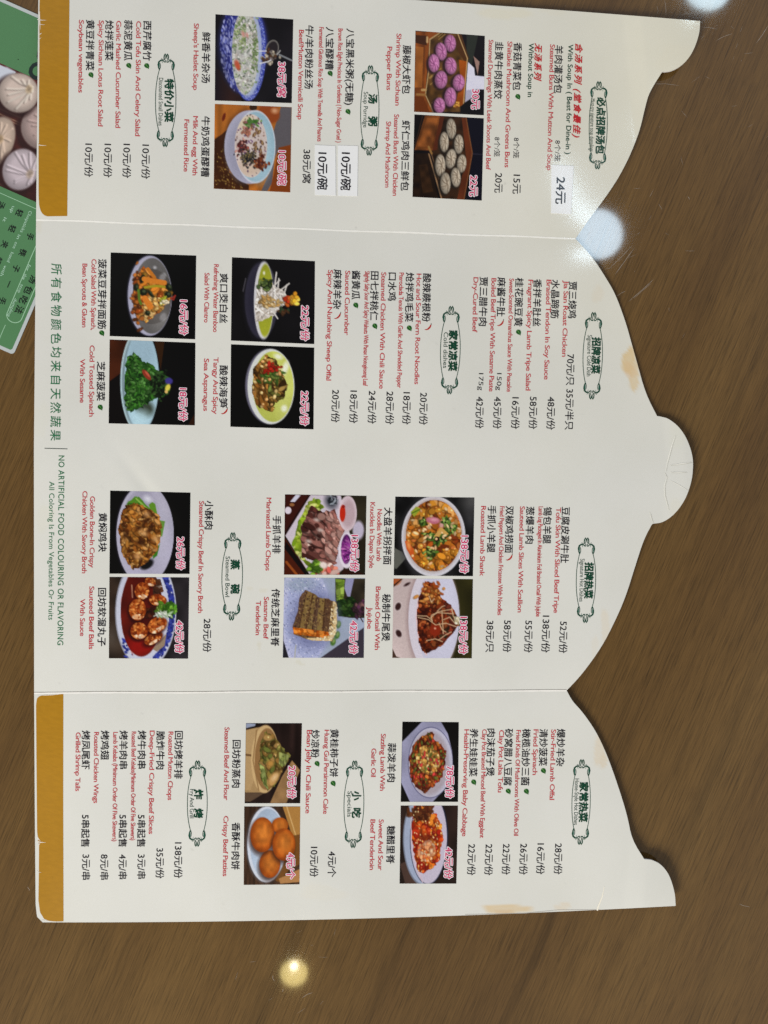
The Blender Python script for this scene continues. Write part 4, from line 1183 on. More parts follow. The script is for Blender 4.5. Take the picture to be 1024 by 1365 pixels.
def pic9():
    p = Pic((10, 9, 10), seed=9); f = conv(60, 42, 925, 950, 15)
    p.ell(.42, .52, .35, .62, (54, 52, 66), 0, 5, .8); p.ell(.44, .52, .357, .61, (180, 178, 200)); pl = p.E(.46, .52, .335, .585); p.fill(pl, (166, 163, 186)); p.fuzz(4, .9, 1.1, pl)
    p.ell(.64, .4, .12, .36, (190, 188, 208), 0, 18, .8, pl); p.ell(.47, .09, .05, .035, (226, 226, 240), .5, 6, .9)
    p.poly(f([(350, 105), (400, 115), (570, 290), (540, 330), (420, 220), (240, 235), (265, 170)]), (84, 136, 40), 1, None, .01); p.line(f([(360, 130), (540, 300)]), .02, (140, 180, 80)); p.line(f([(270, 190), (400, 190)]), .016, (60, 100, 30))
    p.poly(f([(505, 200), (545, 170), (580, 190), (612, 335), (540, 300)]), (100, 150, 44)); p.poly(f([(635, 380), (697, 392), (665, 570), (640, 560)]), (104, 150, 62)); p.poly(f([(560, 760), (640, 650), (610, 790), (560, 830)]), (60, 124, 34))
    c = f((490, 890)); p.ell(c[0], c[1], .09, .055, (24, 24, 26), -.5, 3)
    food = p.P(f([(330, 190), (430, 210), (520, 260), (630, 340), (655, 420), (650, 600), (590, 760), (500, 850), (400, 930), (330, 945), (260, 860), (190, 700), (165, 500), (205, 280), (260, 210)]), .014)
    p.fill(food, (116, 68, 28))
    p.bits(food, 80, [(166, 104, 38), (184, 122, 50), (140, 82, 30), (112, 62, 22), (192, 138, 74)], .035, .07, 1.8, None, .55)
    p.bits(food, 150, [(180, 120, 50), (200, 144, 80), (120, 68, 24), (90, 48, 18), (156, 96, 36)], .012, .03, 2, None, .5, .3)
    for x, y in [(460, 530), (380, 800), (590, 600), (480, 310)]:
        c = f((x, y)); p.ell(c[0], c[1], .04, .032, (220, 170, 116), .5, 6, .75)
    for x, y in [(480, 390), (250, 550), (400, 470), (520, 480), (420, 640)]:
        c = f((x, y)); p.ell(c[0], c[1], .05, .03, (64, 34, 16), p.r.uniform(-1, 1), 5, .8)
    return p


def pic10():
    p = Pic((46, 43, 47), seed=10); f = conv(50, 35, 925, 945)
    p.poly([(0, 0), (.2, 0), (.1, .5), (.3, 1), (0, 1)], (56, 44, 36)); p.fuzz(7, .7, 1.2); p.fill(p.E(.02, .75, .12, .14, 0, 20), (110, 100, 90), .5)
    p.ell(.46, .43, .385, .70, (150, 152, 168)); p.ell(.465, .43, .375, .68, (196, 200, 220)); 
    ring = p.E(.47, .43, .36, .66) * (1 - p.E(.45, .43, .305, .58))
    p.bits(ring * (p.s > .55), 110, [(44, 54, 142), (60, 70, 160), (34, 42, 120)], .012, .026, 1.8, None, 0); p.bits(ring * (p.s < .3) * (p.t > .75), 16, [(44, 54, 142)], .01, .02, 2, None, 0)
    p.line(f([(265, 40), (190, 300), (190, 480), (215, 680), (330, 940)]), .014, (190, 110, 104), .7)
    sa = p.E(.41, .42, .265, .555); p.fill(sa, (92, 24, 16)); p.fuzz(6, .75, 1.2, sa); p.ell(.40, .85, .2, .13, (150, 22, 18), 0, 16, .9, sa)
    p.poly(f([(560, 870), (720, 690), (700, 830), (610, 900)]), (150, 130, 110)); p.line(f([(310, 130), (320, 270)]), .016, (170, 120, 96))
    p.bits(p.P(f([(560, 50), (640, 60), (680, 200), (560, 250)])), 30, [(60, 36, 26), (96, 56, 36), (120, 100, 90)], .02, .04, 2, None, .5, .3)
    p.bits(p.P(f([(470, 400), (600, 380), (640, 470), (480, 520)])), 30, [(52, 22, 14), (80, 36, 22)], .02, .04, 2)
    for x, y, a, b, r_ in [(525, 90, 62, 50, .3), (430, 195, 82, 100, .2), (380, 415, 98, 125, 0), (615, 300, 100, 66, .1), (570, 745, 115, 62, -.5), (610, 590, 122, 86, -.55), (400, 660, 100, 98, 0)]:
        cx, cy = f((x, y)); a, b = a / 925, b / 945; mk = p.E(cx, cy, a, b, r_)
        p.ell(cx - .01, cy + .02, a * 1.12, b * 1.12, (50, 14, 8), r_, 4, .8); p.fill(mk, (150, 64, 20)); p.ell(cx - a * .1, cy - b * .15, a * .75, b * .72, (188, 92, 34), r_, 10, .9, mk)
        p.bits(mk, 34, [(206, 116, 50), (150, 60, 18), (120, 44, 14), (220, 140, 70)], .008, .018, 2, None, .2, .1, False)
        p.bits(p.E(cx + a * .1, cy + b * .65, a * .7, b * .25, r_) * mk, 9, [(240, 206, 176), (230, 170, 120)], .010, .02, 2, None, 0, 0, False)
    p.bits(p.E(*f((660, 400)), .05, .06), 24, [(120, 170, 50), (90, 140, 40), (160, 190, 90)], .012, .026, 2); p.bits(p.E(*f((755, 410)), .065, .09), 40, [(86, 150, 40), (120, 176, 60), (60, 110, 30)], .014, .03, 1.8)
    p.bits(p.E(*f((680, 465)), .09, .03), 22, [(206, 222, 200), (170, 200, 160), (230, 236, 226)], .008, .018, 3); p.line(f([(570, 490), (620, 460)]), .012, (190, 200, 190))
    return p


def pic11():
    p = Pic((44, 40, 28), seed=11); f = conv(75, 73, 855, 838)
    p.fuzz(5, .7, 1.3); p.poly(f([(75, 73), (360, 73), (75, 520)]), (62, 24, 18)); p.poly(f([(75, 520), (360, 915), (75, 915)]), (76, 30, 16)); p.poly(f([(90, 560), (350, 910), (300, 915), (80, 640)]), (22, 16, 18)); p.line(f([(100, 780), (210, 910)]), .03, (150, 76, 30)); p.line(f([(85, 480), (330, 90)]), .03, (40, 18, 16))
    p.poly(f([(130, 150), (190, 73), (240, 80), (180, 150)]), (206, 206, 226)); p.ell(*f((110, 240)), .04, .045, (222, 212, 226)); p.ell(*f((150, 180)), .03, .02, (150, 100, 60))
    p.poly(f([(345, 73), (660, 73), (760, 470), (700, 850), (620, 915), (350, 915), (85, 505)]), (204, 194, 208)); p.ell(*f((560, 140)), .07, .09, (56, 60, 70), -.4, 8, .9); p.strands(p.E(*f((580, 120)), .07, .07), 20, [(30, 34, 40), (150, 160, 170)], .04, .1, .014, .3)
    lt = p.P(f([(380, 110), (430, 120), (490, 200), (430, 260), (330, 280), (270, 520), (280, 720), (450, 880), (390, 905), (240, 745), (160, 600), (225, 340), (310, 160)]), .014); p.fill(lt, (140, 168, 40)); p.fuzz(14, .65, 1.25, lt); p.bits(lt, 40, [(170, 190, 60), (110, 140, 30), (200, 206, 120)], .014, .03, 2.2, None, .35)
    meat = p.P(f([(345, 185), (470, 255), (590, 225), (700, 440), (640, 640), (620, 800), (560, 830), (440, 760), (265, 725), (250, 430), (310, 300)]), .016); p.fill(meat, (100, 58, 52))
    p.bits(meat, 120, [(112, 66, 60), (146, 96, 88), (90, 48, 42), (176, 132, 122), (70, 36, 32)], .024, .06, 2.4, .7, .5, .15); p.bits(meat * (p.s > .5), 46, [(196, 150, 140), (170, 120, 110), (150, 96, 88)], .018, .04, 2.4, .8, .45, .2)
    for x, y in [(410, 335), (330, 560), (450, 440)]:
        p.ell(*f((x, y)), .035, .02, (206, 186, 180), .3, 3, .9)
    p.ell(*f((850, 440)), .07, .12, (190, 182, 204), 0, 3); p.ell(*f((735, 262)), .112, .222, (222, 206, 216)); p.ell(*f((742, 262)), .09, .19, (188, 164, 172), 0, 5); p.ell(*f((682, 262)), .036, .105, (196, 44, 22)); p.ell(*f((690, 190)), .02, .02, (150, 30, 20))
    p.ell(*f((735, 655)), .10, .225, (226, 218, 232)); p.ell(*f((728, 640)), .066, .185, (84, 30, 96)); p.strands(p.E(*f((725, 650)), .06, .17), 40, [(150, 60, 150), (120, 40, 120), (190, 110, 180)], .05, .12, .016, .2)
    p.bits(p.E(*f((530, 870)), .13, .06) , 34, [(222, 130, 110), (240, 200, 190), (200, 90, 80)], .02, .04, 2.2); p.bits(p.E(*f((410, 840)), .06, .06), 16, [(120, 160, 50), (80, 120, 36)], .02, .04, 2); p.ell(*f((490, 810)), .05, .04, (236, 220, 214), .4, 3)
    p.poly(f([(700, 850), (800, 850), (920, 905), (920, 915), (670, 915)]), (50, 26, 18))
    return p


def pic12():
    p = Pic((160, 172, 196), seed=12); f = conv(65, 40, 850, 840)
    p.fuzz(4, .92, 1.06); p.ell(.24, .48, .34, .62, (196, 198, 232)); p.ell(.30, .48, .30, .56, (166, 174, 214), 0, 10); p.ell(.2, .08, .2, .09, (150, 164, 186), 0, 10, .8)
    m = p.E(.26, .5, .33, .6); p.bits(m, 420, [(120, 130, 170), (210, 212, 240), (140, 146, 190)], .004, .009, 1.2, None, 0)
    p.poly(f([(65, 560), (70, 700), (130, 885), (65, 885)]), (40, 38, 46)); p.poly(f([(910, 560), (455, 885), (920, 885)]), (62, 56, 68)); p.line(f([(200, 750), (190, 880)]), .014, (176, 176, 170))
    p.poly(f([(600, 45), (710, 45), (920, 45), (920, 460), (780, 460), (640, 440), (610, 300)]), (52, 46, 36)); p.fuzz(9, .75, 1.2, (p.s > .63) * (p.t < .5) * 1.0); p.poly(f([(710, 45), (800, 45), (760, 240), (730, 230), (700, 150)]), (150, 150, 190))
    p.bits(p.P(f([(605, 50), (700, 60), (690, 280), (620, 290)])), 14, [(130, 160, 56), (104, 136, 44), (150, 176, 80)], .04, .07, 1.3, None, .4)
    p.bits(p.P(f([(620, 280), (780, 230), (840, 300), (830, 450), (640, 440)])), 60, [(36, 62, 26), (26, 46, 20), (56, 84, 36)], .016, .034, 2); p.bits(p.E(*f((860, 370)), .06, .09), 22, [(90, 50, 80), (130, 90, 90), (60, 40, 50)], .016, .03, 2); p.line(f([(870, 450), (900, 500)]), .012, (50, 30, 40))
    for x, y in [(640, 530), (630, 640), (590, 710)]:
        p.ell(*f((x, y)), .034, .05, (70, 110, 40), .2, 2); p.ell(*f((x + 6, y - 8)), .018, .028, (130, 160, 80), .2, 2)
    blk = p.P(f([(285, 172), (330, 180), (440, 250), (520, 255), (615, 295), (628, 440), (620, 610), (575, 705), (450, 695), (360, 700), (175, 632), (160, 550), (215, 400), (235, 240)]), .006)
    p.fill(p.E(*f((390, 480)), .3, .36, .2, 14), (110, 116, 160), .7); p.fill(blk, (112, 82, 52))
    for i, (a, b, c) in enumerate([((270, 180), (190, 590), (92, 66, 54)), ((335, 200), (255, 610), (134, 108, 62)), ((400, 245), (330, 620), (128, 104, 60)), ((430, 260), (390, 620), (92, 68, 56)), ((470, 250), (445, 640), (140, 116, 66)), ((535, 280), (515, 640), (94, 68, 50))]):
        p.line(f([a, ((a[0] + b[0]) / 2 - 8, (a[1] + b[1]) / 2), b]), .066, c, .9, blk)
    for a, b in [((300, 190), (225, 600)), ((370, 220), (300, 610)), ((415, 255), (365, 620)), ((500, 260), (480, 640))]:
        p.line(f([a, b]), .012, (60, 36, 24), .8, blk)
    p.bits(blk, 260, [(150, 124, 80), (84, 56, 40), (120, 90, 60), (70, 50, 44)], .005, .012, 1.4, None, 0)
    p.bits(p.P(f([(165, 560), (560, 610), (560, 690), (420, 660), (180, 630)])), 46, [(196, 100, 24), (170, 80, 20), (214, 130, 50)], .016, .034, 1.8, None, .3, .2); p.line(f([(600, 300), (612, 450), (600, 610), (560, 690), (440, 690), (330, 690)]), .045, (222, 198, 150), .95, blk)
    p.bits(p.P(f([(570, 300), (628, 300), (625, 620), (570, 700), (380, 700), (400, 670), (540, 650)])), 90, [(232, 212, 170), (206, 170, 110), (240, 226, 196)], .006, .012, 1.3, None, .1)
    return p


def pic13():
    p = Pic((26, 26, 27), seed=13); f = conv(50, 60, 905, 903)
    p.fuzz(7, .5, 1.5); p.fill(p.E(.97, .06, .12, .14, .6, 20), (110, 110, 110), .6); p.fill(p.P([(0, .65), (.1, .7), (.15, .78), (.03, .92), (0, .9)]), (96, 98, 92)); p.fill(p.E(.95, .28, .05, .12, 0, 14), (70, 70, 74), .7)
    p.ell(.47, .505, .41, .525, (70, 70, 76), .05, 8, .6); p.ell(.492, .50, .403, .51, (208, 207, 217)); p.ell(.49, .49, .37, .475, (176, 160, 158), 0, 4, .7)
    fo = p.E(.495, .49, .35, .45); p.fill(fo, (150, 84, 34))
    p.bits(fo, 260, [(190, 112, 36), (166, 80, 28), (206, 136, 56), (132, 56, 22), (186, 104, 48), (176, 100, 30)], .022, .05, 1.8, None, .5, .35)
    p.bits(fo * (p.t < .35), 26, [(204, 136, 44), (206, 150, 84), (180, 106, 36)], .035, .055, 2.0, None, .45, .4); p.bits(fo * (p.t > .66), 28, [(206, 134, 40), (186, 112, 34)], .035, .055, 1.4, None, .45, .5)
    p.poly(f([(230, 235), (290, 170), (350, 200), (270, 290)]), (150, 160, 50)); p.line(f([(240, 250), (340, 200)]), .014, (70, 110, 30)); p.ell(*f((485, 328)), .09, .045, (188, 106, 128), .1, 2); p.ell(*f((500, 320)), .05, .02, (216, 150, 166), .1, 3); p.ell(*f((590, 370)), .03, .06, (206, 156, 150), .3, 3)
    p.poly(f([(170, 570), (200, 560), (270, 660), (290, 800), (240, 740), (190, 660)]), (206, 90, 36)); p.ell(*f((215, 620)), .02, .05, (236, 150, 80), -.3, 3)
    for x, y, r_ in [(700, 420, .07), (450, 510, .05), (610, 520, .06), (470, 710, .07), (370, 350, .035), (640, 340, .06), (540, 560, .06)]:
        p.bits(p.E(*f((x, y)), r_, r_), 22, [(60, 86, 34), (90, 130, 44), (40, 60, 26), (150, 180, 90)], .01, .02, 2, None, .4)
    p.poly(f([(500, 510), (580, 400), (670, 480), (640, 500), (590, 470), (560, 520)]), (206, 160, 84)); p.ell(*f((535, 540)), .034, .03, (40, 22, 14)); p.bits(fo, 26, [(236, 200, 150), (230, 180, 130)], .012, .02, 2, None, .3)
    return p


def pic14():
    p = Pic((50, 47, 22), seed=14); f = conv(33, 53, 905, 907)
    p.fuzz(5, .8, 1.2); p.fill((p.s < .4) * 1.0, (206, 188, 188)); p.fill(p.E(0, 0, .1, .09, 0, 3), (186, 96, 50)); p.fill(p.P([(0, .08), (.1, 0), (.12, 0), (0, .11)]), (60, 36, 26)); p.fill(p.P([(0, .88), (.05, .98), (.1, 1), (0, 1)]), (70, 50, 40)); p.fuzz(3, .92, 1.05, (p.s < .4) * 1.0)
    p.ell(.50, .49, .33, .72, (168, 146, 148), 0, 6); p.ell(.515, .49, .32, .69, (212, 206, 220)); p.ell(.56, .49, .275, .62, (198, 198, 220)); p.ell(.66, .4, .13, .44, (212, 212, 234), 0, 20, .8, p.E(.56, .49, .275, .62))
    for x, y, a, b, r_ in [(90, 372, .036, .05, .3), (102, 680, .034, .05, -.5), (188, 118, .045, .018, -.5)]:
        p.ell(*f((x, y)), a * 1.25, b * 1.2, (226, 214, 216), r_, 2); p.ell(*f((x, y)), a, b, (58, 34, 34), r_, 2)
    fo = p.P(f([(400, 85), (470, 90), (530, 150), (590, 280), (690, 350), (760, 480), (790, 570), (740, 640), (620, 790), (520, 860), (430, 910), (370, 880), (335, 780), (303, 500), (320, 300)]), .01)
    p.line(f([(400, 80), (318, 300), (300, 500), (335, 780), (420, 920)]), .02, (236, 196, 196), .8); p.fill(fo, (98, 38, 18))
    p.bits(fo, 190, [(126, 48, 22), (92, 34, 16), (160, 84, 44), (70, 26, 14), (146, 60, 26)], .018, .045, 1.6, None, .5, .35); p.bits(fo * (p.t < .3), 40, [(176, 96, 36), (150, 70, 26), (206, 140, 70)], .012, .03, 2, None, .4, .3); p.ell(*f((515, 640)), .07, .075, (140, 44, 22), 0, 3); p.ell(*f((515, 620)), .012, .012, (236, 180, 150), 0, 2)
    p.bits(p.P(f([(600, 300), (690, 350), (780, 560), (600, 780), (560, 700), (680, 560)])), 40, [(60, 44, 28), (110, 50, 36), (150, 60, 40)], .016, .034, 2)
    for P in ([(310, 475), (420, 480), (480, 530)], [(320, 495), (440, 520), (520, 580), (640, 560), (760, 600)], [(460, 500), (540, 430), (700, 400), (720, 460)], [(540, 420), (590, 370), (620, 360)], [(480, 540), (470, 470), (540, 440), (720, 450)], [(590, 420), (600, 560), (610, 680)], [(610, 520), (680, 490), (740, 560)], [(700, 380), (720, 480), (780, 540)], [(420, 760), (520, 740), (600, 770)], [(440, 250), (470, 320), (500, 280)], [(560, 750), (640, 690), (700, 660)], [(640, 660), (600, 640), (560, 560)]):
        p.line(f(P), .012, (206, 176, 140), .9)
    p.bits(p.P(f([(730, 480), (790, 490), (790, 580), (740, 570)])), 14, [(226, 216, 190), (196, 180, 140)], .014, .026, 2)
    return p


def pic15():
    p = Pic((40, 28, 26), n=90, seed=15); f = conv(215, 155, 340, 485)
    p.fuzz(4, .7, 1.3, None, 3); p.poly(f([(500, 380), (550, 440), (470, 640), (370, 640), (440, 480)]), (156, 120, 80)); p.fuzz(9, .85, 1.1, p.P(f([(500, 380), (550, 440), (470, 640), (370, 640)])))
    p.poly(f([(215, 195), (330, 172), (385, 215), (350, 575), (215, 575)]), (172, 140, 96)); p.poly(f([(215, 200), (280, 185), (300, 400), (250, 560), (215, 560)]), (190, 158, 112), .7); p.poly(f([(215, 340), (300, 350), (300, 362), (215, 352)]), (110, 80, 50)); p.poly(f([(215, 575), (340, 575), (250, 630), (215, 630)]), (96, 76, 60)); p.poly(f([(215, 155), (275, 158), (270, 172), (215, 185)]), (150, 160, 186))
    p.ell(*f((335, 372)), .25, .425, (206, 174, 124)); p.ell(*f((345, 372)), .215, .385, (150, 112, 70)); p.line(f([(280, 200), (262, 380), (300, 560)]), .02, (140, 104, 64), .8)
    fo = p.P(f([(335, 200), (380, 225), (420, 275), (485, 350), (475, 380), (440, 440), (400, 535), (355, 565), (318, 500), (300, 390), (308, 280)]), .02); p.fill(fo, (120, 104, 50))
    p.bits(fo, 120, [(128, 108, 50), (150, 112, 56), (104, 112, 50), (84, 62, 28), (176, 138, 80), (120, 116, 56)], .022, .05, 1.8, None, .45, .3)
    p.bits(p.P(f([(300, 400), (330, 420), (360, 560), (330, 530)])), 24, [(130, 148, 70), (156, 168, 96)], .02, .04, 1.8); p.bits(p.P(f([(420, 330), (485, 350), (450, 430), (420, 400)])), 20, [(126, 136, 70), (150, 156, 90)], .02, .04, 1.8)
    p.ell(*f((390, 490)), .12, .065, (196, 150, 90), -.6, 4); p.ell(*f((395, 484)), .06, .03, (226, 190, 140), -.6, 4); p.ell(*f((368, 400)), .06, .04, (190, 140, 70), 0, 4)
    return p


def pic16():
    p = Pic((66, 46, 34), n=90, seed=16); f = conv(207, 660, 340, 475)
    p.fuzz(3, .7, 1.3, None, 9); p.poly(f([(440, 660), (550, 660), (550, 830), (500, 840)]), (176, 128, 66)); p.poly(f([(500, 840), (550, 830), (550, 1010), (480, 1050), (420, 1120), (400, 1110)]), (120, 78, 36)); p.line(f([(465, 660), (520, 830)]), .02, (210, 170, 110)); p.poly(f([(420, 1100), (550, 1040), (550, 1120), (430, 1130)]), (180, 130, 80))
    p.ell(*f((342, 892)), .36, .49, (110, 116, 130), 0, 4, .7); p.ell(*f((345, 890)), .345, .485, (208, 216, 232)); pl = p.E(*f((352, 890)), .315, .455); p.fill(pl, (176, 194, 218)); p.fuzz(3, .92, 1.06, pl); p.ell(*f((300, 1010)), .12, .16, (190, 208, 232), .4, 14, .8, pl)
    for x, y, a, b in [(425, 775, 50, 48), (365, 1010, 64, 84), (318, 832, 73, 106), (450, 892, 70, 98)]:
        cx, cy = f((x, y)); a, b = a / 340, b / 475; mk = p.E(cx, cy, a, b)
        p.ell(cx - .02, cy + .03, a * 1.06, b * 1.06, (60, 34, 24), 0, 6, .7); p.fill(mk, (150, 68, 16)); p.ell(cx + a * .05, cy - b * .05, a * .84, b * .84, (188, 98, 30), 0, 7, 1, mk); p.ell(cx + a * .1, cy - b * .1, a * .5, b * .5, (208, 124, 48), 0, 12, .9, mk); p.fuzz(16, .86, 1.12, mk)
    return p


def pic17():
    p = Pic((14, 12, 14), n=92, seed=17); f = conv(85, 50, 885, 1240)
    pl = p.P(f([(395, 45), (690, 45), (800, 230), (870, 500), (870, 850), (740, 1110), (575, 1295), (230, 1295), (85, 990), (85, 365)])); p.fill(pl, (160, 160, 192)); p.fuzz(4, .85, 1.12, pl)
    p.ell(*f((535, 680)), .395, .445, (84, 84, 122)); p.ell(*f((537, 680)), .385, .435, (188, 187, 208)); p.ell(*f((520, 690)), .345, .40, (170, 160, 172), 0, 5)
    fo = p.P(f([(470, 215), (570, 225), (610, 360), (700, 390), (770, 500), (760, 700), (720, 900), (600, 1040), (460, 1145), (370, 1110), (270, 1010), (205, 840), (205, 640), (260, 430), (350, 320)]), .016); p.fill(fo, (112, 46, 20))
    p.bits(fo, 260, [(160, 66, 24), (112, 42, 20), (196, 112, 46), (80, 30, 16), (176, 84, 34), (140, 50, 30)], .016, .034, 1.8, None, .5, .25)
    p.bits(p.E(*f((500, 640)), .22, .18, .4) * fo, 90, [(226, 176, 90), (206, 150, 70), (236, 206, 140), (120, 100, 44), (190, 130, 60)], .012, .026, 1.8, None, .4, .3); p.bits(fo, 36, [(110, 120, 50), (80, 84, 36), (206, 60, 60)], .012, .022, 1.6)
    return p


def pic18():
    p = Pic((44, 32, 28), n=92, seed=18); f = conv(70, 45, 890, 1205)
    p.fuzz(4, .7, 1.3); p.poly([(0, .75), (.15, .7), (.36, 1), (.1, 1)], (88, 66, 58), .8); p.line([(.15, .78), (.32, 1)], .02, (150, 130, 120), .7)
    p.ell(*f((455, 540)), .385, .62, (120, 128, 146)); p.ell(*f((460, 540)), .37, .60, (160, 172, 198)); p.ell(*f((520, 560)), .335, .585, (34, 40, 62)); p.ell(*f((515, 560)), .318, .575, (196, 188, 208)); p.line(f([(275, 45), (235, 300), (245, 560), (290, 850), (430, 1230)]), .016, (216, 190, 200), .9)
    fo = p.P(f([(285, 50), (420, 50), (545, 95), (540, 170), (640, 180), (650, 250), (710, 340), (720, 500), (742, 570), (690, 720), (700, 850), (630, 960), (540, 1020), (430, 1085), (350, 1035), (290, 800), (245, 500), (262, 250)]), .014); p.fill(fo, (176, 58, 18))
    p.bits(fo, 220, [(196, 66, 18), (216, 104, 26), (160, 34, 16), (226, 134, 44), (180, 50, 20), (206, 84, 24)], .024, .055, 1.6, None, .4, .5)
    p.bits(p.E(*f((490, 740)), .16, .14) * fo, 40, [(236, 160, 110), (230, 176, 140), (216, 110, 60)], .016, .034, 1.6, None, .3, .6); p.bits(fo * (p.t < .16), 26, [(110, 60, 30), (90, 40, 20)], .02, .04, 2); p.ell(*f((480, 540)), .12, .05, (92, 30, 16), .1, 8, .7); p.bits(fo, 40, [(246, 190, 110), (250, 220, 160)], .006, .014, 1.4, None, 0)
    return p


PICS = [pic1, pic2, pic3, pic4, pic5, pic6, pic7, pic8, pic9, pic10, pic11, pic12, pic13, pic14, pic15, pic16, pic17, pic18]
for fn, (k, Q, price, a, b, v0, v1, lab) in zip(PICS, PHOTO):
    p = fn()
    I = np.clip(p.I, 3, 250)
    I = I * (1 + p.r.uniform(-.035, .035, I.shape[:2]))[..., None]
    g_ = I.mean(-1, keepdims=True)
    I = np.clip((g_ + (I - g_) * .95) * .97 - 8, 2, 245)
    s, t = p.s, p.t
    Q = np.array(Q, float)
    uv = (Q[0] * ((1 - s) * (1 - t))[..., None] + Q[1] * (s * (1 - t))[..., None] + Q[2] * (s * t)[..., None] + Q[3] * ((1 - s) * t)[..., None])
    sh = Sheet()
    m, n = s.shape
    fc = [(i * n + j, (i + 1) * n + j, (i + 1) * n + j + 1, i * n + j + 1) for i in range(m - 1) for j in range(n - 1)]
    col = np.clip(lin(I) * INK * np.array([.98, .98, .98]), 0.003, .86).reshape(-1, 3)
    sh.add(uv[..., 0].ravel(), uv[..., 1].ravel(), fc, col, 0.00005)
    put(sh, price, a, b, v0, v1, 12.6, WHITE, 0.00009, 0.085, 0, 1.0, -.3)
    put(sh, price, a, b, v0, v1, 12.6, CRIM, 0.00013, 0.02, 0, 1.0, -.3)
    sh.build('dish_photo', M_PRINT, panels[k], lab)

# white price stickers: thin slips of paper with their own edges
for k, Q, txt, a, b, v0, v1, em, lab in STICK:
    Q = np.array(Q, float)
    n = 12
    g_ = np.linspace(0, 1, n); s, t = np.meshgrid(g_, g_)
    uv = (Q[0] * ((1 - s) * (1 - t))[..., None] + Q[1] * (s * (1 - t))[..., None] + Q[2] * (s * t)[..., None] + Q[3] * ((1 - s) * t)[..., None])
    U, Vv = uv[..., 0].ravel(), uv[..., 1].ravel()
    tp, bt = on_menu(U, Vv, 0.00018), on_menu(U, Vv, 0.00002)
    fc = [(i * n + j, (i + 1) * n + j, (i + 1) * n + j + 1, i * n + j + 1) for i in range(n - 1) for j in range(n - 1)]
    loop = [i * n for i in range(n)] + [(n - 1) * n + j for j in range(1, n)] + [i * n + n - 1 for i in range(n - 2, -1, -1)] + [j for j in range(n - 2, 0, -1)]
    fc += [(loop[i], n * n + loop[i], n * n + loop[(i + 1) % len(loop)], loop[(i + 1) % len(loop)]) for i in range(len(loop))]
    sh = Sheet()
    sh.V = [tp, bt]; sh.C = [np.full((n * n, 3), (0.84, 0.86, 0.88)), np.full((n * n, 3), .8)]; sh.F = fc; sh.n = 2 * n * n
    put(sh, txt, a, b, v0, v1, em, BLACK, 0.00022, 0.02)
    sh.build('price_sticker', M_STICK, panels[k], lab)

# ------------------------------------------------------------------ the green flyer under the menu's corner
A, B, Cc, D = (-120, -56), (188, 80), (17.6, 473.5), (-290, 337)
fr = bpy.data.objects.new('flyer', None); COL.objects.link(fr)
fo_ = pt(np.array(10.0), np.array(230.0), np.array(0.0)); fr.location = fo_
fr['_o'] = list(map(float, fo_))
fr['label'] = 'green laminated flyer with dumpling photo half hidden under the menu'
fr['category'] = 'flyer'
e1 = (np.array(B, float) - A) / np.hypot(B[0] - A[0], B[1] - A[1]); e2 = (np.array(D, float) - A) / np.hypot(D[0] - A[0], D[1] - A[1])
WF, HF = np.hypot(B[0] - A[0], B[1] - A[1]), np.hypot(D[0] - A[0], D[1] - A[1])


def rect(x0, x1, y0, y1, r=0.0):
    P = []
    for (cx, cy, a0) in ((x1 - r, y1 - r, 0), (x0 + r, y1 - r, 90), (x0 + r, y0 + r, 180), (x1 - r, y0 + r, 270)):
        for k in range(5 if r else 1):
            a = R(a0 + 22.5 * k)
            q = np.array(A, float) + e1 * (cx + r * math.cos(a)) + e2 * (cy + r * math.sin(a)); P.append(tuple(q))
    return P


def slab(P, z0, z1, col):
    P = np.array(P, float)
    a = np.sum(P[:, 0] * np.roll(P[:, 1], -1) - np.roll(P[:, 0], -1) * P[:, 1])
    if a > 0:
        P = P[::-1]
    tp = on_flyer(P[:, 0], P[:, 1], z1 - FLY); bt = on_flyer(P[:, 0], P[:, 1], z0 - FLY); n = len(P)
    return np.concatenate([tp, bt]), [tuple(range(n))] + [(i, n + i, n + (i + 1) % n, (i + 1) % n) for i in range(n)], np.full((2 * n, 3), col)


V, FC, CC = slab(rect(0, WF, 0, HF, 5), 0.00002, FLY, (0.50, 0.55, 0.56))
mesh_obj('sheet', V, FC, CC, M_FLYER, fr)
sh = Sheet(on_flyer)
FG = ink((76, 122, 82))
sh.poly(rect(4.5, WF - 4.5, 4.5, HF - 4.5, 3), FG, 0.00004)
u_, v_ = np.array([0., 49.5]), np.array([84., 105.5])


def loc(u, v):
    d = np.array([u, v], float) - A
    M2 = np.stack([e1, e2], 1)
    return np.linalg.solve(M2, d)


yt = loc(20, 93)[1]; yb = loc(20, 257)[1]
# photo of dumplings in a wooden steamer, as a grid of printed colour
xl, xr = loc(0, 200)[0] - 60, WF - 4.5
nx, ny = 150, 100
gx, gy = np.meshgrid(np.linspace(xl, xr, nx), np.linspace(yt, yb, ny))
fu = A[0] + e1[0] * gx + e2[0] * gy; fv = A[1] + e1[1] * gx + e2[1] * gy
pc = Pic((74, 30, 26), n=nx, m=ny, seed=30)
pc.fuzz(6, .6, 1.4); pc.fuzz(24, .8, 1.2)


def fs(u, v):
    q = loc(u, v); return ((q[0] - xl) / (xr - xl), (q[1] - yt) / (yb - yt))


for a_, b_ in [((-5, 150), (60, 178)), ((-5, 252), (20, 262)), ((0, 145), (30, 158)), ((-10, 235), (10, 255)), ((10, 160), (40, 172))]:
    pc.line([fs(*a_), fs(*b_)], .012, (150, 120, 96), .8)
pc.poly([fs(-10, 84), fs(10, 90), fs(22, 96), fs(2, 124), fs(-10, 140)], (190, 196, 210))
KX, KY = (xr - xl), (yb - yt)


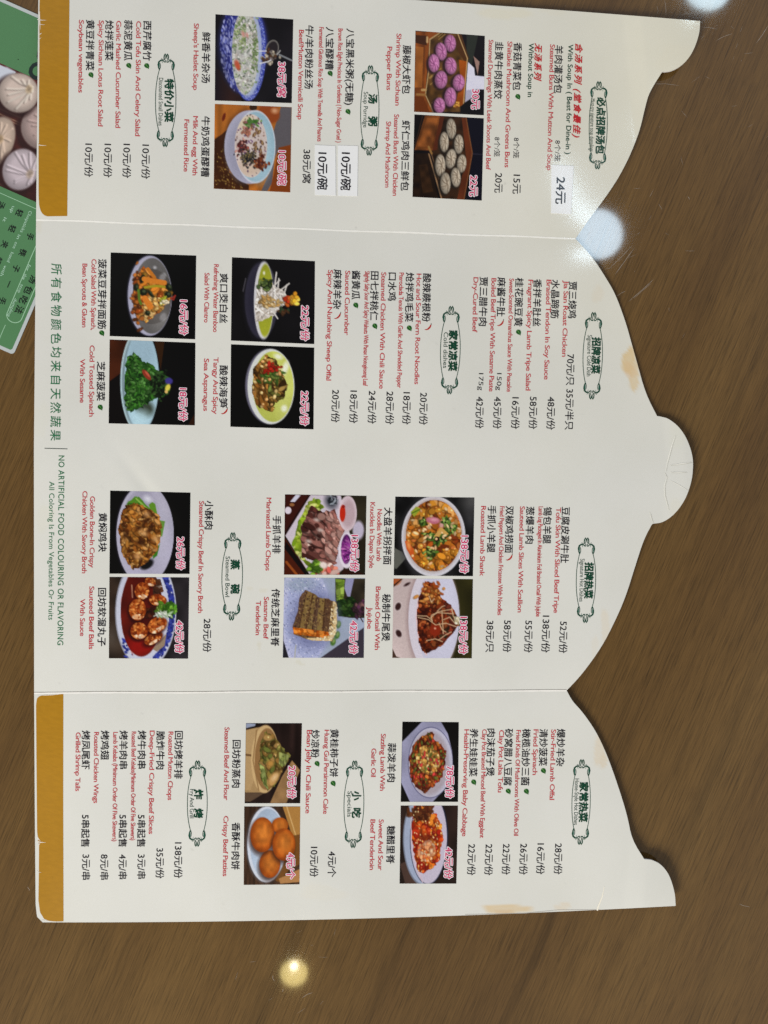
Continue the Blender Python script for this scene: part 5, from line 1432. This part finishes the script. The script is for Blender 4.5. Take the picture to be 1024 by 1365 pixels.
def bao(u, v, rx, ry, ku, kv, col):
    cx, cy = fs(u, v); kx, ky = fs(ku, kv); a, b = rx / KX, ry / KY
    col = np.array(col, float) * np.array((1.10, 1.05, 1.03))
    mk = pc.E(cx, cy, a, b, 0, 2)
    pc.ell(cx - .015, cy + .04, a * 1.12, b * 1.12, (34, 14, 14), 0, 5, .8); pc.fill(mk, col * .66); pc.ell(cx + a * .05, cy - b * .12, a * .85, b * .82, col * .92, 0, 10, .95, mk)
    for i in range(11):
        an = 6.283 * i / 11 + pc.r.uniform(-.2, .2); L = pc.r.uniform(.5, .9); tw = pc.r.uniform(.1, .4)
        P = [(kx + .015 * math.cos(an), ky + .02 * math.sin(an)), (kx * .5 + cx * .5 + a * L * .5 * math.cos(an + tw * .5), ky * .5 + cy * .5 + b * L * .5 * math.sin(an + tw * .5)), (cx + a * L * math.cos(an + tw), cy + b * L * math.sin(an + tw))]
        for w, al in ((.020, .22), (.012, .25), (.006, .3)):
            pc.line(P, w, col * .52, al, mk)
        Q = [(x_ + .010, y_ - .016) for x_, y_ in P]
        for w, al in ((.020, .25), (.010, .35)):
            pc.line(Q, w, np.minimum(col * 1.16, 235), al, mk)
    pc.ell(kx, ky, .022, .034, col * np.array((.84, .78, .62)), 0, 4, .8, mk); pc.ell(kx, ky, .008, .012, col * .45, 0, 3, .7, mk)


bao(58, 170, 30, 30, 70, 165, (172, 158, 158)); bao(-4, 190, 22, 36, 0, 186, (184, 172, 160)); bao(28, 226, 24, 28, 40, 232, (186, 182, 194)); bao(25, 124, 27, 26, 39, 119, (196, 188, 182)); bao(95, 130, 26, 26, 95, 130, (186, 178, 174)); bao(85, 235, 26, 26, 85, 235, (180, 176, 182))
sh.add(fu.ravel(), fv.ravel(), [(i * nx + j, (i + 1) * nx + j, (i + 1) * nx + j + 1, i * nx + j + 1) for i in range(ny - 1) for j in range(nx - 1)], np.clip(lin(np.clip(pc.I, 3, 240)) * INK, 0, .8).reshape(-1, 3), 0.00008)
sh.build('flyer_print', M_FLYER, fr)
sh = Sheet(on_flyer)
LT = ink((150, 190, 160))
yl = loc(20, 266)[1]
q = [np.array(A, float) + e1 * x + e2 * yl for x in np.linspace(xl, xr - 8, 6)]
sh.ribbon(q, .8, LT, 0.00006)
dirv = np.array([-.395, .92]); upv = np.array([.92, .395])


def fput(text, u, v, em, length, col, off):
    co, fc = GLY[(text, 0.0, 0.0, 1.0)]
    x = co[:, 0] - .5 * (co[:, 0].min() + co[:, 0].max()); y = (co[:, 1] - .5 * (co[:, 1].min() + co[:, 1].max())) * em
    x = x * (em if length is None else length / (co[:, 0].max() - co[:, 0].min()))
    r = off * em
    for k in range(6 if r > 0.05 else 1):
        a = 2 * math.pi * k / 6
        sh.add(u + x * dirv[0] + y * upv[0] + r * math.cos(a), v + x * dirv[1] + y * upv[1] + r * math.sin(a), fc, col, 0.0001 + 0.000002 * k)


for t_, u, v, em in FLYTXT:
    fput(t_, u, v, em, None, ink((18, 26, 24)), .02)
for t_, u, v, L in FLYENG:
    fput(t_, u, v, 6.2, L, ink((164, 200, 178)), 0.0)
# rounded frame round the last line, and the fine rule below
c0 = np.array([19.5, 421.0])
fr_pts = []
for k in range(0, 13):
    a = math.pi * k / 12
    fr_pts.append(tuple(c0 + upv * 10.5 * math.cos(a) * -1 + dirv * 9.0 * math.sin(a)))
fr_pts = [tuple(np.array(fr_pts[0]) - dirv * L) for L in (150, 110, 70, 35)] + fr_pts + [tuple(np.array(fr_pts[-1]) - dirv * L) for L in (35, 70, 110, 150)]
sh.ribbon(fr_pts, 1.0, LT, 0.00007)
sh.ribbon([(7.5, 433), (3.5, 442), (-2, 455)], .8, LT, 0.00007)
sh.build('lettering', M_FLYER, fr)
sh = Sheet(on_flyer)
# big dark characters by the photo
for t_, u, v, em in (('O', 50, 95, 30), ('D', 60, 75, 30)):
    fput(t_, u, v, em, None, ink((24, 40, 38)), .04)
sh.ribbon([(24, 78.8), (24.8, 79.8)], 1.2, ink((24, 50, 30)), 0.0001)
sh.build('heading', M_FLYER, fr)

for o in (root, fr, *panels):
    if '_o' in o:
        del o['_o']
